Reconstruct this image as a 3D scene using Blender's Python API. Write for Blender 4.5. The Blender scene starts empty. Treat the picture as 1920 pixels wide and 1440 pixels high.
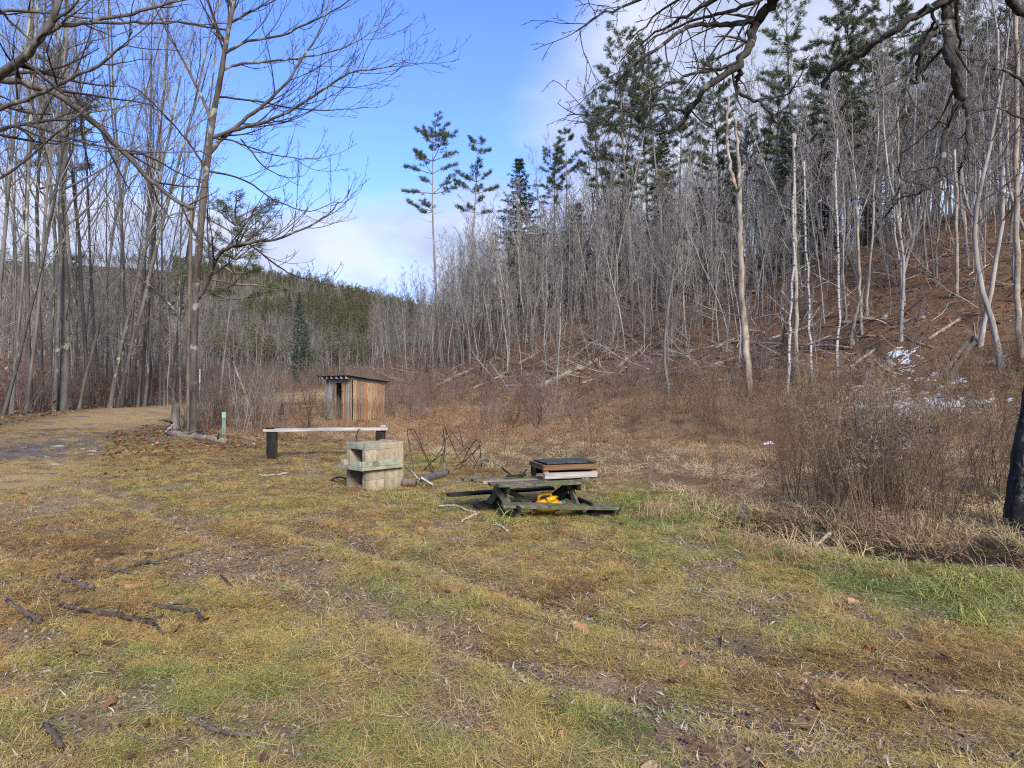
import bpy, bmesh, math, random
import numpy as np
from mathutils import Vector, Matrix

R = math.radians
scene = bpy.context.scene
C = scene.collection

# ------------------------------------------------------------------ camera
CAMZ, FPX = 1.6, 1333.0            # eye height; focal length in pixels of the 1920 px wide photograph
cam_d = bpy.data.cameras.new('camera')
cam_d.sensor_width = 36.0
cam_d.lens = 36.0 * FPX / 1920.0
cam_d.clip_end = 3000.0
cam = bpy.data.objects.new('camera', cam_d)
C.objects.link(cam)
cam.location = (0, 0, CAMZ)
cam.rotation_euler = (R(90), 0, 0)
scene.camera = cam

# ------------------------------------------------------------------ sky
SUN_EL, SUN_AZ = R(33), R(163)      # azimuth clockwise from +Y: behind the camera, to the right
world = bpy.data.worlds.new('World')
scene.world = world
world.use_nodes = True
wt = world.node_tree
wt.nodes.clear()
def wn(t, **k):
    n = wt.nodes.new(t)
    for a, b in k.items(): setattr(n, a, b)
    return n
def wmath(op, a, b=None, c=None, clamp=False):
    n = wn('ShaderNodeMath', operation=op, use_clamp=clamp)
    for i, v in enumerate((a, b, c)):
        if v is None: continue
        if isinstance(v, (int, float)): n.inputs[i].default_value = v
        else: wt.links.new(v, n.inputs[i])
    return n.outputs[0]
w_out = wn('ShaderNodeOutputWorld'); w_bg = wn('ShaderNodeBackground')
sky = wn('ShaderNodeTexSky', sky_type='NISHITA', sun_disc=False)
sky.sun_elevation, sky.sun_rotation = SUN_EL, SUN_AZ
sky.altitude, sky.air_density, sky.dust_density, sky.ozone_density = 300, 1.0, 0.3, 3.0
tc = wn('ShaderNodeTexCoord'); sep = wn('ShaderNodeSeparateXYZ')
wt.links.new(tc.outputs['Generated'], sep.inputs[0])
zc = wmath('MAXIMUM', sep.outputs[2], 0.0)
den = wmath('ADD', zc, 0.22)
comb = wn('ShaderNodeCombineXYZ')
wt.links.new(wmath('DIVIDE', sep.outputs[0], den), comb.inputs[0])
wt.links.new(wmath('DIVIDE', sep.outputs[1], den), comb.inputs[1])
noi = wn('ShaderNodeTexNoise'); noi.inputs['Scale'].default_value = 0.95
noi.inputs['Detail'].default_value = 9; noi.inputs['Roughness'].default_value = 0.55
mp = wn('ShaderNodeMapping'); mp.inputs['Location'].default_value = (3.1, 0.7, 0.0)
wt.links.new(comb.outputs[0], mp.inputs[0]); wt.links.new(mp.outputs[0], noi.inputs['Vector'])
# more cloud towards the horizon, and a bank of cloud on the sunny right half of the sky
low = wn('ShaderNodeMapRange', interpolation_type='SMOOTHSTEP')
low.inputs[1].default_value = 0.33; low.inputs[2].default_value = 0.17
low.inputs[3].default_value = 0.0; low.inputs[4].default_value = 0.36
wt.links.new(zc, low.inputs[0])
rt = wn('ShaderNodeMapRange', interpolation_type='SMOOTHSTEP')
rt.inputs[1].default_value = -0.16; rt.inputs[2].default_value = 0.14
rt.inputs[3].default_value = 0.0; rt.inputs[4].default_value = 0.36
wt.links.new(wmath('MULTIPLY_ADD', zc, -0.22, sep.outputs[0]), rt.inputs[0])
cov = wmath('ADD', noi.outputs['Fac'], wmath('MAXIMUM', low.outputs[0], rt.outputs[0]))
cl = wn('ShaderNodeMapRange', interpolation_type='SMOOTHSTEP')
cl.inputs[1].default_value = 0.54; cl.inputs[2].default_value = 0.82
cl.inputs[3].default_value = 0.0; cl.inputs[4].default_value = 0.95
wt.links.new(cov, cl.inputs[0])
noi2 = wn('ShaderNodeTexNoise'); noi2.inputs['Scale'].default_value = 2.2
noi2.inputs['Detail'].default_value = 6
wt.links.new(mp.outputs[0], noi2.inputs['Vector'])
ccol = wn('ShaderNodeMix', data_type='RGBA')
ccol.inputs[6].default_value = (2.6, 3.0, 4.1, 1); ccol.inputs[7].default_value = (4.1, 4.3, 5.0, 1)
shr = wn('ShaderNodeMapRange'); shr.inputs[1].default_value = 0.38; shr.inputs[2].default_value = 0.62
wt.links.new(noi2.outputs['Fac'], shr.inputs[0]); wt.links.new(shr.outputs[0], ccol.inputs[0])
tintn = wn('ShaderNodeMix', data_type='RGBA', blend_type='MULTIPLY')
tintn.inputs[0].default_value = 1.0; tintn.inputs[7].default_value = (0.83, 0.98, 1.53, 1)
wt.links.new(sky.outputs[0], tintn.inputs[6])
skymix = wn('ShaderNodeMix', data_type='RGBA')
wt.links.new(cl.outputs[0], skymix.inputs[0])
wt.links.new(tintn.outputs[2], skymix.inputs[6]); wt.links.new(ccol.outputs[2], skymix.inputs[7])
wt.links.new(skymix.outputs[2], w_bg.inputs[0]); w_bg.inputs[1].default_value = 0.11
wt.links.new(w_bg.outputs[0], w_out.inputs[0])

# ------------------------------------------------------------------ sun (thin cloud: soft shadows)
sun_d = bpy.data.lights.new('sun', 'SUN'); sun_d.energy = 3.0; sun_d.angle = R(20); sun_d.color = (1.0, 0.93, 0.82)
sun = bpy.data.objects.new('sun', sun_d); C.objects.link(sun)
sdir = Vector((math.sin(SUN_AZ) * math.cos(SUN_EL), math.cos(SUN_AZ) * math.cos(SUN_EL), math.sin(SUN_EL)))
sun.rotation_euler = sdir.to_track_quat('Z', 'Y').to_euler()
sun.location = (20, -30, 40)

scene.view_settings.view_transform = 'Standard'
scene.view_settings.look = 'None'
scene.view_settings.exposure = 0.95
scene.view_settings.gamma = 1.0
scene.render.engine = 'CYCLES'
scene.cycles.use_denoising = False
scene.cycles.filter_width = 1.15
scene.cycles.adaptive_threshold = 0.02
scene.cycles.max_bounces = 3
scene.cycles.diffuse_bounces = 2
scene.cycles.transparent_max_bounces = 4
scene.cycles.caustics_reflective = False
scene.cycles.caustics_refractive = False

# ------------------------------------------------------------------ noise and terrain
def sstep(a, b, x):
    t = np.clip((np.asarray(x, float) - a) / (b - a), 0, 1)
    return t * t * (3 - 2 * t)
def _hash(ix, iy, s):
    n = (ix.astype(np.int64) * 374761393 + iy.astype(np.int64) * 668265263 + s * 1274126177) & 0xFFFFFFFF
    n = ((n ^ (n >> 13)) * 1274126177) & 0xFFFFFFFF
    return ((n ^ (n >> 16)) & 0xFFFF) / 65535.0
def vnoise(x, y, s=0):
    x = np.asarray(x, float); y = np.asarray(y, float)
    ix, iy = np.floor(x), np.floor(y); fx, fy = x - ix, y - iy
    fx = fx * fx * (3 - 2 * fx); fy = fy * fy * (3 - 2 * fy)
    a, b = _hash(ix, iy, s), _hash(ix + 1, iy, s); c, d = _hash(ix, iy + 1, s), _hash(ix + 1, iy + 1, s)
    return (a * (1 - fx) + b * fx) * (1 - fy) + (c * (1 - fx) + d * fx) * fy
def fbm(x, y, s=0, o=4):
    v, a, t = 0, 1, 0
    for k in range(o):
        v = v + a * vnoise(np.asarray(x) * 2 ** k + 17.3 * k, np.asarray(y) * 2 ** k - 9.1 * k, s + k); t += a; a *= 0.5
    return v / t
def seg_dist(x, y, P):
    x = np.asarray(x, float); y = np.asarray(y, float)
    best = np.full(np.broadcast(x, y).shape, 1e9)
    for (ax, ay), (bx, by) in zip(P[:-1], P[1:]):
        dx, dy = bx - ax, by - ay
        t = np.clip(((x - ax) * dx + (y - ay) * dy) / (dx * dx + dy * dy), 0, 1)
        best = np.minimum(best, np.hypot(x - ax - t * dx, y - ay - t * dy))
    return best

DITCH = [(2.9, 8.3), (3.36, 7.5), (3.65, 7.02), (4.1, 6.85), (4.6, 6.95)]
RUT1 = [(-6.5, 11.0), (-4.2, 8.6), (-2.6, 6.9), (-1.75, 5.9), (-0.7, 4.7), (0.35, 3.85), (1.1, 3.4), (2.6, 2.85), (4.5, 2.3)]
RUT2 = [(-2.6, 8.0), (-0.7, 6.2), (0.6, 4.8), (1.86, 3.87), (3.2, 3.3), (4.6, 2.9)]
ROAD = [(-4.6, 3.2), (-6.8, 7.5), (-9.6, 13.0), (-12.4, 19.0), (-14.2, 26.0), (-14.6, 34.0), (-13.0, 44.0), (-10.0, 60.0)]
def hill_s(x, y):
    return 4.0 + (np.asarray(x) - 17) * 0.88 + (np.asarray(y) - 25) * 0.476 - 0.75 * np.maximum(0, np.asarray(y) - 88 - 0.6 * np.maximum(0, np.asarray(x)))
def height(x, y):
    x = np.asarray(x, float); y = np.asarray(y, float)
    z = 0.10 * (fbm(x * 0.35, y * 0.35, 5, 3) - 0.5) * sstep(3, 9, y) + 0.055 * (fbm(x * 2.1, y * 2.1, 9, 3) - 0.5)
    z = z + 0.62 * sstep(6, 17, -x) * sstep(9, 27, y) + 0.03 * np.maximum(0, -x - 17)
    by = 18.6 + 0.5 * np.sin(x * 0.7) + 0.6 * (fbm(x * 0.5, y * 0.0 + 3, 11, 2) - 0.5) - 0.05 * (x - 6)
    bank = 0.78 * sstep(0, 2.6, y - by) * sstep(1.5, 5.5, x)
    field = 0.95 * sstep(31, 60, y)
    z = z + np.maximum(bank, field)
    s = hill_s(x, y) + 3.0 * (fbm(x * 0.06, y * 0.06, 21, 2) - 0.5)
    sp = 2.2 * np.logaddexp(0, s / 2.2)
    up = 0.62 * sp + 0.35 * (fbm(x * 0.3, y * 0.3, 31, 3) - 0.5) * sstep(0, 4, s)
    z = z + 21.0 * (1 - np.exp(-up / 21.0 * 1.10))
    H = np.interp(x, [-420, -255, -160, -105, -50, 0, 120, 400], [68, 60, 55, 47, 34, 26, 20, 18])
    z = z + H * sstep(150, 380, y + 0.10 * x) + 3 * (fbm(x * 0.02, y * 0.02, 41, 3) - 0.5) * sstep(120, 260, y)
    dd = seg_dist(x, y, DITCH)
    z = z - 0.32 * (1 - sstep(0.2, 0.85, dd))
    for rut in (RUT1, RUT2):
        d2 = seg_dist(x, y, rut)
        z = z - 0.045 * (1 - sstep(0.05, 0.26, d2)) + 0.018 * (1 - sstep(0.0, 0.15, np.abs(d2 - 0.33)))
    return z
def hz(x, y): return float(height(x, y))
def hit(px, py, y0=2.4, y1=600.0):
    """ground point seen at a pixel of the photograph"""
    a, b = (px - 960) / FPX, (720 - py) / FPX
    ys = np.geomspace(y0, y1, 1400)
    d = CAMZ + b * ys - height(a * ys, ys)
    k = np.nonzero(d < 0)[0]
    Y = ys[k[0]] if len(k) else y1
    return Vector((a * Y, Y, hz(a * Y, Y)))
def at(px, py, Y): return Vector(((px - 960) / FPX * Y, Y, CAMZ + (720 - py) / FPX * Y))
def soil(x, y):
    """0 grass .. 1 bare ground, for the short lawn"""
    n = fbm(x * 1.15, y * 1.15, 51, 4); n2 = fbm(x * 3.4 + 9, y * 3.4, 61, 3)
    s = sstep(0.53, 0.72, n * 0.62 + n2 * 0.38) * 0.9
    left = sstep(0.5, 3.0, -x) * (1 - sstep(7, 10, y))
    s = np.maximum(s, left * sstep(0.47, 0.62, n * 0.6 + n2 * 0.4))
    for rut, w in ((RUT1, 0.17), (RUT2, 0.11)):
        d = seg_dist(x, y, rut) + 0.30 * (n2 - 0.5)
        s = np.maximum(s, (1 - sstep(w * 0.5, w * 1.7, d)) * sstep(0.28, 0.44, n2 * 0.5 + n * 0.5))
    for (px, py, r) in ((555, 1078, .42), (490, 1050, .25), (620, 1130, .22), (440, 1372, .22), (870, 1355, .20), (965, 1268, .16), (40, 958, .9), (250, 952, .35), (385, 973, .3),
                        (20, 905, .7), (1330, 1410, .25), (130, 1290, .22), (230, 1330, .25), (840, 1190, .25)):
        g = 2130.0 / (py - 720)
        d = np.hypot((x - (px - 960) / FPX * g), (y - g) * 0.8) + 0.25 * (n2 - 0.5)
        s = np.maximum(s, 1 - sstep(r * 0.6, r * 1.25, d))
    return s
def roadm(x, y):
    d = seg_dist(x, y, ROAD) + 1.2 * (fbm(x * 0.6, y * 0.6, 71, 3) - 0.5)
    return (1 - sstep(0.9, 2.3, d)) * sstep(8, 12, y)
def tallm(x, y):
    """where the uncut field with dead weeds begins"""
    e = np.interp(x, [-30, -13, -9.5, -7, -4, -1.5, 0.5, 2.0, 2.6, 3.1, 3.6, 4.2, 5, 12], [40, 30, 22, 19.5, 19.5, 15.5, 11.8, 10.6, 9.8, 8.7, 8.0, 7.4, 6.8, 6.0])
    return sstep(-0.8, 1.0, y - e + 1.6 * (fbm(x * 0.8, y * 0.8, 81, 3) - 0.5)) * (1 - roadm(x, y)) * sstep(-13.5, -12.0, x + 0.0 * y)

# ------------------------------------------------------------------ materials
def mat(name, build, rough=0.9, spec=0.2):
    m = bpy.data.materials.new(name); m.use_nodes = True
    nt = m.node_tree; b = nt.nodes['Principled BSDF']
    b.inputs['Roughness'].default_value = rough
    b.inputs['Specular IOR Level'].default_value = spec
    g = NT(nt, b); build(g)
    return m
class NT:
    def __init__(s, nt, b): s.nt, s.b = nt, b; s._tc = None
    def n(s, t, **k):
        n = s.nt.nodes.new(t)
        for a, v in k.items(): setattr(n, a, v)
        return n
    def link(s, a, b): s.nt.links.new(a, b)
    def co(s, scale=(1, 1, 1), kind='Object'):
        if s._tc is None: s._tc = s.n('ShaderNodeTexCoord')
        m = s.n('ShaderNodeMapping'); m.inputs['Scale'].default_value = scale
        s.link(s._tc.outputs[kind], m.inputs[0]); return m.outputs[0]
    def noise(s, scale, detail=4, stretch=(1, 1, 1), rough=0.55, kind='Object'):
        n = s.n('ShaderNodeTexNoise'); n.inputs['Scale'].default_value = scale
        n.inputs['Detail'].default_value = detail; n.inputs['Roughness'].default_value = rough
        s.link(s.co(stretch, kind), n.inputs['Vector']); return n.outputs['Fac']
    def ramp(s, f, stops):
        r = s.n('ShaderNodeValToRGB'); e = r.color_ramp.elements
        while len(e) < len(stops): e.new(0.5)
        for k, (p, c) in enumerate(stops):
            e[k].position = p; e[k].color = (*c, 1) if len(c) == 3 else c
        s.link(f, r.inputs[0]); return r.outputs[0]
    def mix(s, f, a, b, mode='MIX'):
        m = s.n('ShaderNodeMix', data_type='RGBA', blend_type=mode)
        for i, v in ((0, f), (6, a), (7, b)):
            if isinstance(v, (int, float)): m.inputs[i].default_value = v
            elif isinstance(v, tuple): m.inputs[i].default_value = (*v, 1)
            else: s.link(v, m.inputs[i])
        return m.outputs[2]
    def rng(s, f, a, b, c=0.0, d=1.0):
        m = s.n('ShaderNodeMapRange', interpolation_type='SMOOTHSTEP')
        for i, v in enumerate((a, b, c, d)): m.inputs[i + 1].default_value = v
        s.link(f, m.inputs[0]); return m.outputs[0]
    def attr(s, name, kind='GEOMETRY'):
        a = s.n('ShaderNodeAttribute', attribute_name=name, attribute_type=kind); return a.outputs['Fac']
    def rnd(s): return s.n('ShaderNodeObjectInfo').outputs['Random']
    def math(s, op, a, b=0.0, clamp=False):
        m = s.n('ShaderNodeMath', operation=op, use_clamp=clamp)
        for i, v in enumerate((a, b)):
            if isinstance(v, (int, float)): m.inputs[i].default_value = v
            else: s.link(v, m.inputs[i])
        return m.outputs[0]
    def col(s, c): s.link(c, s.b.inputs['Base Color'])
    def bump(s, f, strength=0.5, dist=0.02):
        b = s.n('ShaderNodeBump'); b.inputs['Strength'].default_value = strength; b.inputs['Distance'].default_value = dist
        s.link(f, b.inputs['Height']); s.link(b.outputs[0], s.b.inputs['Normal'])

def bark(name, dark, light, scale=9, lichen=None, lic=0.62, stretch=(1, 1, 0.18), bump=0.02, vary=0.35):
    def f(g):
        n = g.noise(scale, 6, stretch, 0.65)
        c = g.ramp(n, [(0.30, dark), (0.68, light)])
        if lichen is not None:
            l = g.rng(g.noise(scale * 0.45, 5), lic, lic + 0.08)
            c = g.mix(l, c, lichen)
        c = g.mix(1.0, c, g.ramp(g.rnd(), [(0, (1 - vary,) * 3), (1, (1 + vary, 1 + vary * 0.96, 1 + vary * 0.9))]), 'MULTIPLY')
        g.col(c); g.bump(n, 0.9, bump)
    return mat(name, f, 0.92, 0.1)
M = {}
M['bark_grey'] = bark('bark_grey', (0.042, 0.039, 0.036), (0.19, 0.18, 0.17), 4, (0.30, 0.315, 0.235), 0.55)
M['bark_dark'] = bark('bark_dark', (0.038, 0.034, 0.031), (0.18, 0.165, 0.152), 4.5, (0.20, 0.21, 0.17), 0.62)
M['bark_hill'] = bark('bark_hill', (0.10, 0.094, 0.085), (0.34, 0.322, 0.295), 5, (0.25, 0.27, 0.165), 0.60, vary=0.55)
M['bark_oak'] = bark('bark_oak', (0.017, 0.015, 0.013), (0.090, 0.080, 0.072), 13, (0.19, 0.20, 0.17), 0.58, bump=0.06, vary=0.1)
M['bark_main'] = bark('bark_main', (0.030, 0.025, 0.022), (0.155, 0.13, 0.112), 5, (0.27, 0.28, 0.24), 0.56, bump=0.06, vary=0.05)
M['bark_left'] = bark('bark_left', (0.045, 0.039, 0.035), (0.165, 0.15, 0.135), 9, (0.25, 0.275, 0.17), 0.60, vary=0.05)
M['twig_main'] = bark('twig_main', (0.030, 0.023, 0.022), (0.085, 0.066, 0.060), 6, None, vary=0.05)
M['twig_grey'] = bark('twig_grey', (0.12, 0.112, 0.104), (0.30, 0.28, 0.262), 3, None, vary=0.4)
M['twig_dark'] = bark('twig_dark', (0.10, 0.092, 0.088), (0.25, 0.235, 0.225), 3, None, vary=0.3)
M['bark_pine'] = bark('bark_pine', (0.10, 0.082, 0.070), (0.27, 0.235, 0.21), 6, (0.26, 0.28, 0.24), 0.64)
M['dead_wood'] = bark('dead_wood', (0.10, 0.082, 0.064), (0.45, 0.395, 0.32), 6, (0.27, 0.185, 0.115), 0.57, (1, 1, 0.35), vary=0.12)
M['log'] = bark('log', (0.085, 0.066, 0.052), (0.27, 0.225, 0.18), 6, (0.20, 0.22, 0.10), 0.63, (1, 1, 0.25), vary=0.4)
M['stick'] = bark('stick', (0.030, 0.024, 0.021), (0.14, 0.115, 0.098), 16, (0.40, 0.40, 0.33), 0.66, (1, 1, 1), 0.008, vary=0.3)
M['stick_pale'] = bark('stick_pale', (0.26, 0.22, 0.18), (0.50, 0.45, 0.38), 16, None, 0.6, (1, 1, 1), 0.006, vary=0.2)
def f_birch(g):
    n = g.noise(5, 4, (1, 1, 3)); c = g.ramp(n, [(0.38, (0.06, 0.05, 0.05)), (0.46, (0.34, 0.33, 0.31)), (0.8, (0.46, 0.45, 0.43))])
    g.col(c); g.bump(n, 0.4, 0.01)
M['bark_birch'] = mat('bark_birch', f_birch, 0.8)
def needle(name, a, b):
    def f(g):
        c = g.ramp(g.noise(1.7, 3), [(0.3, a), (0.7, b)])
        c = g.mix(1.0, c, g.ramp(g.rnd(), [(0, (0.75, 0.8, 0.8)), (1, (1.25, 1.15, 1.1))]), 'MULTIPLY')
        g.col(c)
    return mat(name, f, 0.65, 0.25)
M['needles_pine'] = needle('needles_pine', (0.042, 0.066, 0.032), (0.115, 0.140, 0.060))
M['needles_spruce'] = needle('needles_spruce', (0.016, 0.036, 0.026), (0.048, 0.078, 0.046))
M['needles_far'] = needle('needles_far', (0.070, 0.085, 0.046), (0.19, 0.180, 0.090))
def tinted(name, stops, rough=0.85, var=0.3, spec=0.2, trans=0.0):
    def f(g):
        t = g.attr('tint', 'INSTANCER')
        c = g.ramp(t, stops)
        v = g.noise(23, 2)
        c = g.mix(1.0, c, g.ramp(v, [(0.3, (1 - var,) * 3), (0.7, (1 + var,) * 3)]), 'MULTIPLY')
        g.col(c)
    return mat(name, f, rough, spec)
M['grass'] = tinted('grass', [(0.0, (0.13, 0.082, 0.048)), (0.22, (0.34, 0.205, 0.075)), (0.45, (0.43, 0.315, 0.105)), (0.7, (0.29, 0.270, 0.080)), (1.0, (0.145, 0.195, 0.052))], 0.7, 0.35)
M['straw'] = tinted('straw', [(0.0, (0.22, 0.12, 0.065)), (0.35, (0.36, 0.225, 0.125)), (0.7, (0.50, 0.40, 0.235)), (1.0, (0.36, 0.34, 0.16))], 0.8, 0.3)
M['bracken'] = tinted('bracken', [(0.0, (0.085, 0.058, 0.044)), (0.4, (0.205, 0.120, 0.075)), (0.75, (0.33, 0.215, 0.120)), (1.0, (0.42, 0.335, 0.20))], 0.85, 0.3)
M['weed_stem'] = tinted('weed_stem', [(0.0, (0.050, 0.035, 0.025)), (0.5, (0.14, 0.095, 0.062)), (1.0, (0.31, 0.235, 0.155))], 0.85, 0.25)
M['weed_fluff'] = tinted('weed_fluff', [(0.0, (0.10, 0.075, 0.06)), (1.0, (0.28, 0.235, 0.19))], 0.95, 0.2)
M['litter'] = tinted('litter', [(0.0, (0.075, 0.035, 0.022)), (0.4, (0.19, 0.085, 0.040)), (0.75, (0.30, 0.155, 0.075)), (1.0, (0.40, 0.29, 0.18))], 0.8, 0.3)
M['willow_leaf'] = tinted('willow_leaf', [(0.0, (0.15, 0.105, 0.07)), (0.4, (0.33, 0.27, 0.20)), (1.0, (0.50, 0.445, 0.365))], 0.75, 0.2)
M['shrub_red'] = tinted('shrub_red', [(0.0, (0.13, 0.10, 0.09)), (1.0, (0.22, 0.155, 0.14))], 0.8, 0.2)

M['debris'] = tinted('debris', [(0.0, (0.07, 0.05, 0.036)), (0.5, (0.20, 0.155, 0.105)), (1.0, (0.36, 0.30, 0.22))], 0.9, 0.3)
M['slash'] = tinted('slash', [(0.0, (0.09, 0.066, 0.050)), (0.5, (0.22, 0.175, 0.135)), (1.0, (0.42, 0.365, 0.30))], 0.9, 0.3)
def f_ground(g):
    thatch = g.ramp(g.noise(2.3, 6), [(0.28, (0.105, 0.078, 0.045)), (0.5, (0.175, 0.130, 0.068)), (0.72, (0.135, 0.112, 0.056))])
    fine = g.noise(60, 5, rough=0.75)
    thatch = g.mix(1.0, thatch, g.ramp(fine, [(0.3, (0.45,) * 3), (0.7, (1.35,) * 3)]), 'MULTIPLY')
    sc = g.ramp(g.noise(5, 7, rough=0.7), [(0.3, (0.15, 0.106, 0.064)), (0.7, (0.35, 0.262, 0.168))])
    sc = g.mix(1.0, sc, g.ramp(g.noise(90, 4), [(0.32, (0.62,) * 3), (0.62, (1.12,) * 3)]), 'MULTIPLY')
    c = g.mix(g.attr('soil'), thatch, sc)
    c = g.mix(g.attr('rut'), c, g.ramp(g.noise(9, 6, rough=0.7), [(0.3, (0.050, 0.038, 0.029)), (0.7, (0.15, 0.115, 0.082))]))
    road = g.ramp(g.noise(1.6, 6), [(0.32, (0.120, 0.105, 0.100)), (0.42, (0.25, 0.185, 0.115)), (0.52, (0.36, 0.25, 0.115))])
    c = g.mix(g.attr('road'), c, road)
    mud = g.ramp(g.noise(6, 7, rough=0.7), [(0.3, (0.075, 0.068, 0.066)), (0.6, (0.15, 0.135, 0.13)), (0.75, (0.22, 0.19, 0.165))])
    c = g.mix(g.attr('mud'), c, mud)
    fieldc = g.ramp(g.noise(1.2, 6), [(0.3, (0.14, 0.085, 0.052)), (0.6, (0.25, 0.165, 0.09)), (0.8, (0.27, 0.215, 0.11))])
    c = g.mix(g.attr('field'), c, fieldc)
    lf = g.noise(3.2, 8, rough=0.78)
    leafc = g.ramp(lf, [(0.28, (0.055, 0.038, 0.027)), (0.46, (0.145, 0.083, 0.048)), (0.60, (0.225, 0.130, 0.072)), (0.74, (0.30, 0.225, 0.15))])
    leafc = g.mix(g.rng(g.noise(0.55, 5), 0.52, 0.68), leafc, g.mix(0.6, leafc, (0.085, 0.085, 0.050)))
    c = g.mix(g.attr('hill'), c, leafc)
    farc = g.ramp(g.noise(0.05, 8), [(0.35, (0.050, 0.050, 0.036)), (0.65, (0.085, 0.078, 0.058))])
    c = g.mix(g.attr('far'), c, farc)
    c = g.mix(g.attr('wet'), c, (0.020, 0.018, 0.017))
    g.col(c); g.bump(g.noise(38, 6, rough=0.7), 0.8, 0.03)
M['ground'] = mat('ground', f_ground, 0.95, 0.1)

# ------------------------------------------------------------------ mesh builder
class MB:
    def __init__(s): s.T = {}; s.V = []; s.Q = []; s.Tr = []; s.nv = 0; s.PF = []
    def tube(s, pts, rad, sides=5, cap=False):
        s.T.setdefault((len(pts), sides, cap), []).append((np.asarray(pts, float), np.asarray(rad, float)))
    def raw(s, v, q=None, t=None):
        v = np.asarray(v, float).reshape(-1, 3)
        if q is not None and len(q): s.Q.append(np.asarray(q, int) + s.nv)
        if t is not None and len(t): s.Tr.append(np.asarray(t, int) + s.nv)
        s.V.append(v); s.nv += len(v)
    def flush(s):
        for (n, k, cap), L in s.T.items():
            P = np.array([a for a, b in L]); Rd = np.array([b for a, b in L]); B = len(L)
            t = np.gradient(P, axis=1); t /= np.linalg.norm(t, axis=2, keepdims=True) + 1e-9
            ov = P[:, -1] - P[:, 0]
            ref = np.where((np.abs(ov[:, 2:3]) > 0.75 * np.linalg.norm(ov, axis=1, keepdims=True)), np.array([[1.0, 0.13, 0]]), np.array([[0.05, 0.08, 1.0]]))
            u = np.cross(t, ref[:, None, :]); u /= np.linalg.norm(u, axis=2, keepdims=True) + 1e-9
            w = np.cross(t, u)
            a = np.arange(k) * 2 * math.pi / k
            ring = P[:, :, None, :] + Rd[:, :, None, None] * (np.cos(a)[None, None, :, None] * u[:, :, None, :] + np.sin(a)[None, None, :, None] * w[:, :, None, :])
            V = ring.reshape(-1, 3)
            base = (np.arange(B) * n * k)[:, None, None]; i = (np.arange(n - 1) * k)[None, :, None]; j = np.arange(k)[None, None, :]; j2 = (j + 1) % k
            Q = np.stack([base + i + j, base + i + j2, base + i + k + j2, base + i + k + j], -1).reshape(-1, 4)
            Tr = None
            if cap:
                c0 = P[:, 0]; c1 = P[:, -1]; o = len(V); V = np.vstack([V, c0, c1])
                jj = np.arange(k); tr = []
                for b in range(B):
                    q0 = b * n * k; q1 = q0 + (n - 1) * k
                    tr.append(np.stack([np.full(k, o + b), q0 + (jj + 1) % k, q0 + jj], 1))
                    tr.append(np.stack([np.full(k, o + B + b), q1 + jj, q1 + (jj + 1) % k], 1))
                Tr = np.vstack(tr)
            s.raw(V, Q, Tr)
        s.T = {}
    def mesh(s, name, m, smooth=True):
        s.flush()
        me = bpy.data.meshes.new(name)
        if not s.V: return me
        V = np.vstack(s.V); Q = np.vstack(s.Q) if s.Q else np.zeros((0, 4), int); Tr = np.vstack(s.Tr) if s.Tr else np.zeros((0, 3), int)
        me.vertices.add(len(V)); me.vertices.foreach_set('co', V.astype(np.float32).ravel())
        li = np.concatenate([Q.ravel(), Tr.ravel()]).astype(np.int32)
        me.loops.add(len(li)); me.loops.foreach_set('vertex_index', li)
        st = np.concatenate([np.arange(len(Q)) * 4, len(Q) * 4 + np.arange(len(Tr)) * 3]).astype(np.int32)
        me.polygons.add(len(st)); me.polygons.foreach_set('loop_start', st)
        me.polygons.foreach_set('loop_total', np.concatenate([np.full(len(Q), 4), np.full(len(Tr), 3)]).astype(np.int32))
        me.polygons.foreach_set('use_smooth', np.full(len(st), smooth))
        me.update(calc_edges=True)
        me.materials.append(m)
        return me
    def build(s, name, m, parent=None, smooth=True, link=True):
        o = add(name, s.mesh(name, m, smooth), parent, link)
        if name in ('twigs', 'stem_twigs', 'top_branches', 'branches', 'side_twigs', 'splinters'): o['kind'] = 'stuff'
        return o
def add(name, me, parent=None, link=True):
    o = bpy.data.objects.new(name, me)
    if link: C.objects.link(o)
    if parent is not None: o.parent = parent
    return o
def tag(o, label, cat=None, group=None, kind=None):
    o['label'] = label
    if cat: o['category'] = cat
    if group: o['group'] = group
    if kind: o['kind'] = kind
    return o
def thing(name, label, cat, loc=(0, 0, 0), rz=0.0, group=None):
    e = bpy.data.objects.new(name, None); e.empty_display_size = 0.2; C.objects.link(e)
    e.location = loc; e.rotation_euler = (0, 0, rz)
    return tag(e, label, cat, group)
def board_mesh(name, sx, sy, sz, m, rng, jit=0.004, bev=0.005, cuts=3):
    """a sawn board or block, slightly warped, bevelled edges; origin at its centre; long axis gets a few cuts"""
    bm = bmesh.new(); bmesh.ops.create_cube(bm, size=1.0)
    ax = int(np.argmax((sx, sy, sz)))
    ed = [e for e in bm.edges if abs((e.verts[0].co - e.verts[1].co)[ax]) > 0.5]
    if cuts: bmesh.ops.subdivide_edges(bm, edges=ed, cuts=cuts)
    for v in bm.verts: v.co = Vector((v.co.x * sx, v.co.y * sy, v.co.z * sz)) + Vector((rng.uniform(-jit, jit), rng.uniform(-jit, jit), rng.uniform(-jit, jit)))
    if bev:
        sh = [e for e in bm.edges if len(e.link_faces) == 2 and e.calc_face_angle() > 1.0]
        bmesh.ops.bevel(bm, geom=sh, offset=bev, segments=1, affect='EDGES')
    me = bpy.data.meshes.new(name); bm.to_mesh(me); bm.free(); me.materials.append(m)
    return me
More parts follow.
